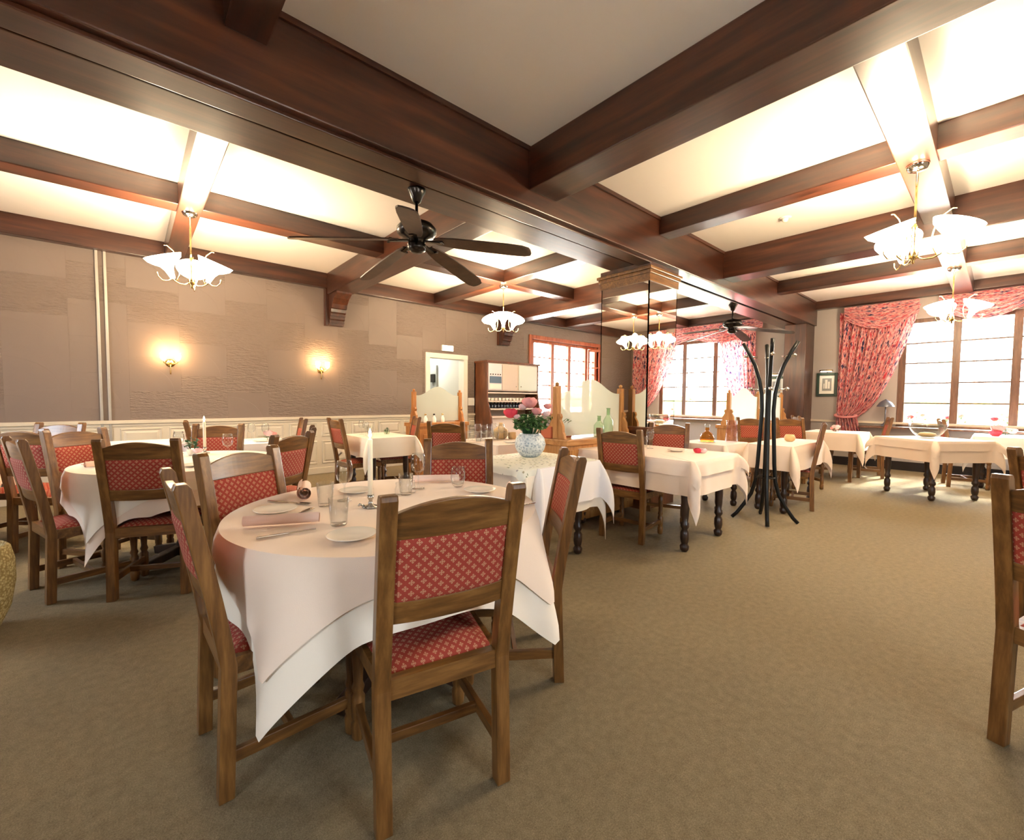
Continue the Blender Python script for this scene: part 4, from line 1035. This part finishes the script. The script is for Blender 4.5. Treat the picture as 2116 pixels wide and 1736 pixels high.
# things on cabinets
single('flower_trough', MB().box(-.16, .16, -.07, .07, 0, .12), 'terracotta', 'terracotta trough on the cabinet end behind the vase', 'planter', (3.28, 3.02, .86), bevel=.01)
leafy('trough_plant', 'green trailing plant in the trough behind the vase', 3.28, 3.02, .96, 60, .15, .16, 'leaf', [(.05, 0, .2, .03, 'rose_pink'), (.12, .02, .17, .03, 'rose_red')], cat='plant')
for k, (x, h) in enumerate(((3.72, .22), (3.88, .30))):
    single('glass_bottle', MB().lathe([(.05, 0), (.055, .01), (.055, h*.55), (.02, h*.75), (.018, h*.95), (.024, h), (.02, h), (.015, h*.75)], 18), 'green_glass', ('shorter', 'taller')[k]+' pale green glass bottle at the foot of the frosted screen', 'bottle', (x, 2.82, .861), smooth=True)
for k in range(3):
    b = thing('cruet_bottle', ('left', 'middle', 'right')[k]+' white cruet bottle on the honey oak cabinet', 'bottle', (3.55+.16*k, 6.12, .861), 0, 'white cruet bottles')
    part('body', MB().lathe([(.03, 0), (.034, .01), (.034, .07), (.016, .10), (.016, .12), (0, .121)], 14), 'china', b, True)
    part('cap', MB().lathe([(.017, .118), (.018, .14), (0, .145)], 10), 'black_metal' if k == 1 else 'brass', b, True)
# lamp on the sill, window boxes
lp = thing('table_lamp', 'small table lamp with grey bell shade on the window sill', 'lamp', (XW-.20, 1.42, .80))
part('base', MB().lathe([(.06, 0), (.06, .02), (.03, .05), (.012, .08)], 18), 'lamp_grey', lp, True)
part('pole', MB().lathe([(.009, .06), (.009, .40)], 10), 'lamp_grey', lp, True)
part('shade', MB().lathe([(.13, .36), (.125, .38), (.09, .44), (.04, .48), (.015, .49), (.015, .50), (0, .50)], 24, cap=False), 'lamp_grey', lp, True)
for k, y in enumerate((1.05, .55, .0, -.5)):
    w = ('beside the lamp', 'behind the glass bowl', 'right of the middle mullion', 'at the right frame edge')[k]
    single('window_box', MB().prism([(-.07, 0), (.07, 0), (.09, .13), (-.09, .13)], -.2, .2, 'y'), 'terracotta', 'terracotta flower box outside the window '+w, 'planter', (XW+.34, y, .74))
    leafy('geranium', 'red and pink geraniums in the flower box '+w, XW+.34, y, .86, 34, .16, .2, 'leaf', [(.0, .08, .12, .045, 'rose_red'), (0, -.08, .16, .04, 'rose_pink'), (.03, .0, .2, .035, 'rose_pale')])
struct('window_ledge', MB().box(XW+.2, XW+.5, -1.2, 1.8, .68, .74), 'paving', 'stone ledge outside carrying the flower boxes', 'ledge')
leafy('sill_plant', 'thin leafy plant on the sill behind the pillar', XW-.16, 5.75, .86, 26, .09, .3, 'leaf_dark', [], cat='plant')
single('plant_pot', MB().lathe([(.05, 0), (.07, .07), (.06, .07), (.05, .03)], 16), 'terracotta', 'terracotta pot on the sill behind the pillar', 'pot', (XW-.16, 5.75, .80), smooth=True)
# pictures with lamps
def picture(label, y, z, w=.30, h=.42):
    p = thing('framed_picture', label, 'picture', (XW, y, z))
    f = MB()
    for a in (-1, 1): f.box(-.03, 0, a*w/2-.025, a*w/2+.025, -h/2-.025, h/2+.025).box(-.03, 0, -w/2, w/2, a*h/2-.025, a*h/2+.025)
    part('frame', f, 'picture_green', p, bevel=.004)
    part('mount', MB().box(-.016, 0, -w/2, w/2, -h/2, h/2), 'paper', p)
    part('print', MB().box(-.018, -.015, -w*.26, w*.26, -h*.30, h*.30), 'hall_grey', p)
    for k, (a, b, c_, d_) in enumerate(((-.05, -.02, -.08, .06), (-.01, .03, -.08, .1), (.04, .055, -.08, .02))): part('drawing', MB().box(-.0195, -.018, a, b, c_, d_), 'paper', p)
    l = part('picture_light', MB().tube([(-.005, 0, h/2+.03), (-.07, 0, h/2+.09), (-.10, 0, h/2+.07)], .006).tube([(-.10, -.11, h/2+.07), (-.10, .11, h/2+.07)], .016), 'brass', p, True)
    part('lamp_tube', MB().tube([(-.10, -.09, h/2+.055), (-.10, .09, h/2+.055)], .010), 'picture_lamp', l)
picture('small green framed print under a picture light beside the long curtain', 2.37, 1.59)
picture('framed print under a picture light behind the coat stand', 3.28, 1.55)
# smoke detector, planter by the left edge
sd = thing('smoke_detector', 'small white smoke detector on the ceiling panel by the window side chandelier', 'smoke detector', (5.44, 1.66, ZC))
part('base', MB().lathe([(.0, -.012), (.055, -.012), (.06, 0)], 20), 'white_paint', sd, True)
part('sensor', MB().lathe([(0, -.05), (.02, -.048), (.03, -.03), (.035, -.012)], 16), 'white_paint', sd, True)
pp = thing('woven_planter', 'beige woven round planter at the left edge of the photo', 'planter', (-.66, 3.52, 0))
part('pot', MB().lathe([(.08, 0), (.11, .02), (.15, .12), (.17, .25), (.17, .36), (.155, .44), (.14, .455), (.13, .44), (.12, .40)], 32), 'woven_beige', pp, True)
part('soil', MB().lathe([(.0, .405), (.125, .40)], 20), 'dark_gap', pp)

# ================================================================== OUTSIDE
struct('ground', MB().box(-40, 60, -40, 50, -.12, -.07), 'paving', 'pale sunlit terrace outside the windows', 'ground')
def hedge(label, x0, x1, y0, y1, h, seed):
    R = random.Random(seed); m = MB(); L = max(x1-x0, y1-y0)
    n = int(L*26)
    for k in range(n):
        p = Vector((R.uniform(x0, x1), R.uniform(y0, y1), h*R.random()**.7)); s = R.uniform(.12, .3)
        d = Vector((R.uniform(-1, 1), R.uniform(-1, 1), R.uniform(-1, 1))).normalized(); w = d.orthogonal().normalized()*s*.5
        m.add([p-d*s, p+w, p+d*s, p-w], [(0, 1, 2, 3)])
    m.box(x0+.2, x1-.2, y0+.2, y1-.2, -.07, h*.8)
    single('hedge', m, 'hedge', label, 'hedge')
hedge('green hedge far outside the lamp window', 17, 18, -8, 4, 1.6, 1)
hedge('green hedge far outside the window behind the pillar', 17, 18, 4.5, 14, 1.6, 2)
hedge('green hedge outside the reddish window', 4, 14, 15, 16, 1.4, 3)
pa = thing('garden_parasol', 'teal garden parasol outside the lamp window', 'parasol', (15.2, .85, -.07))
part('canopy', MB().lathe([(1.1, 2.0), (.6, 2.22), (0, 2.42)], 8, cap=False), 'parasol_teal', pa)
part('pole', MB().lathe([(.025, 0), (.025, 2.4)], 10), 'awning_white', pa)
part('foot', MB().lathe([(.25, 0), (.25, .06), (.05, .1)], 16), 'awning_white', pa)
aw = thing('awning', 'white awning frame above the lamp window outside', 'awning', (XW+.25, 0, 0))
for z, x in ((2.62, .5), (2.40, .9)): part('rail', MB().bar((x, -2.2, z), (x, 2.6, z), .05, .05), 'awning_white', aw)
for y in (-1.6, -.5, .3, 1.0, 1.9): part('arm', MB().bar((0, y, 2.78), (.95, y, 2.38), .035, .05), 'awning_white', aw)
part('canopy', MB().box(.0, .35, -2.2, 2.6, 2.80, 2.82), 'awning_white', aw)
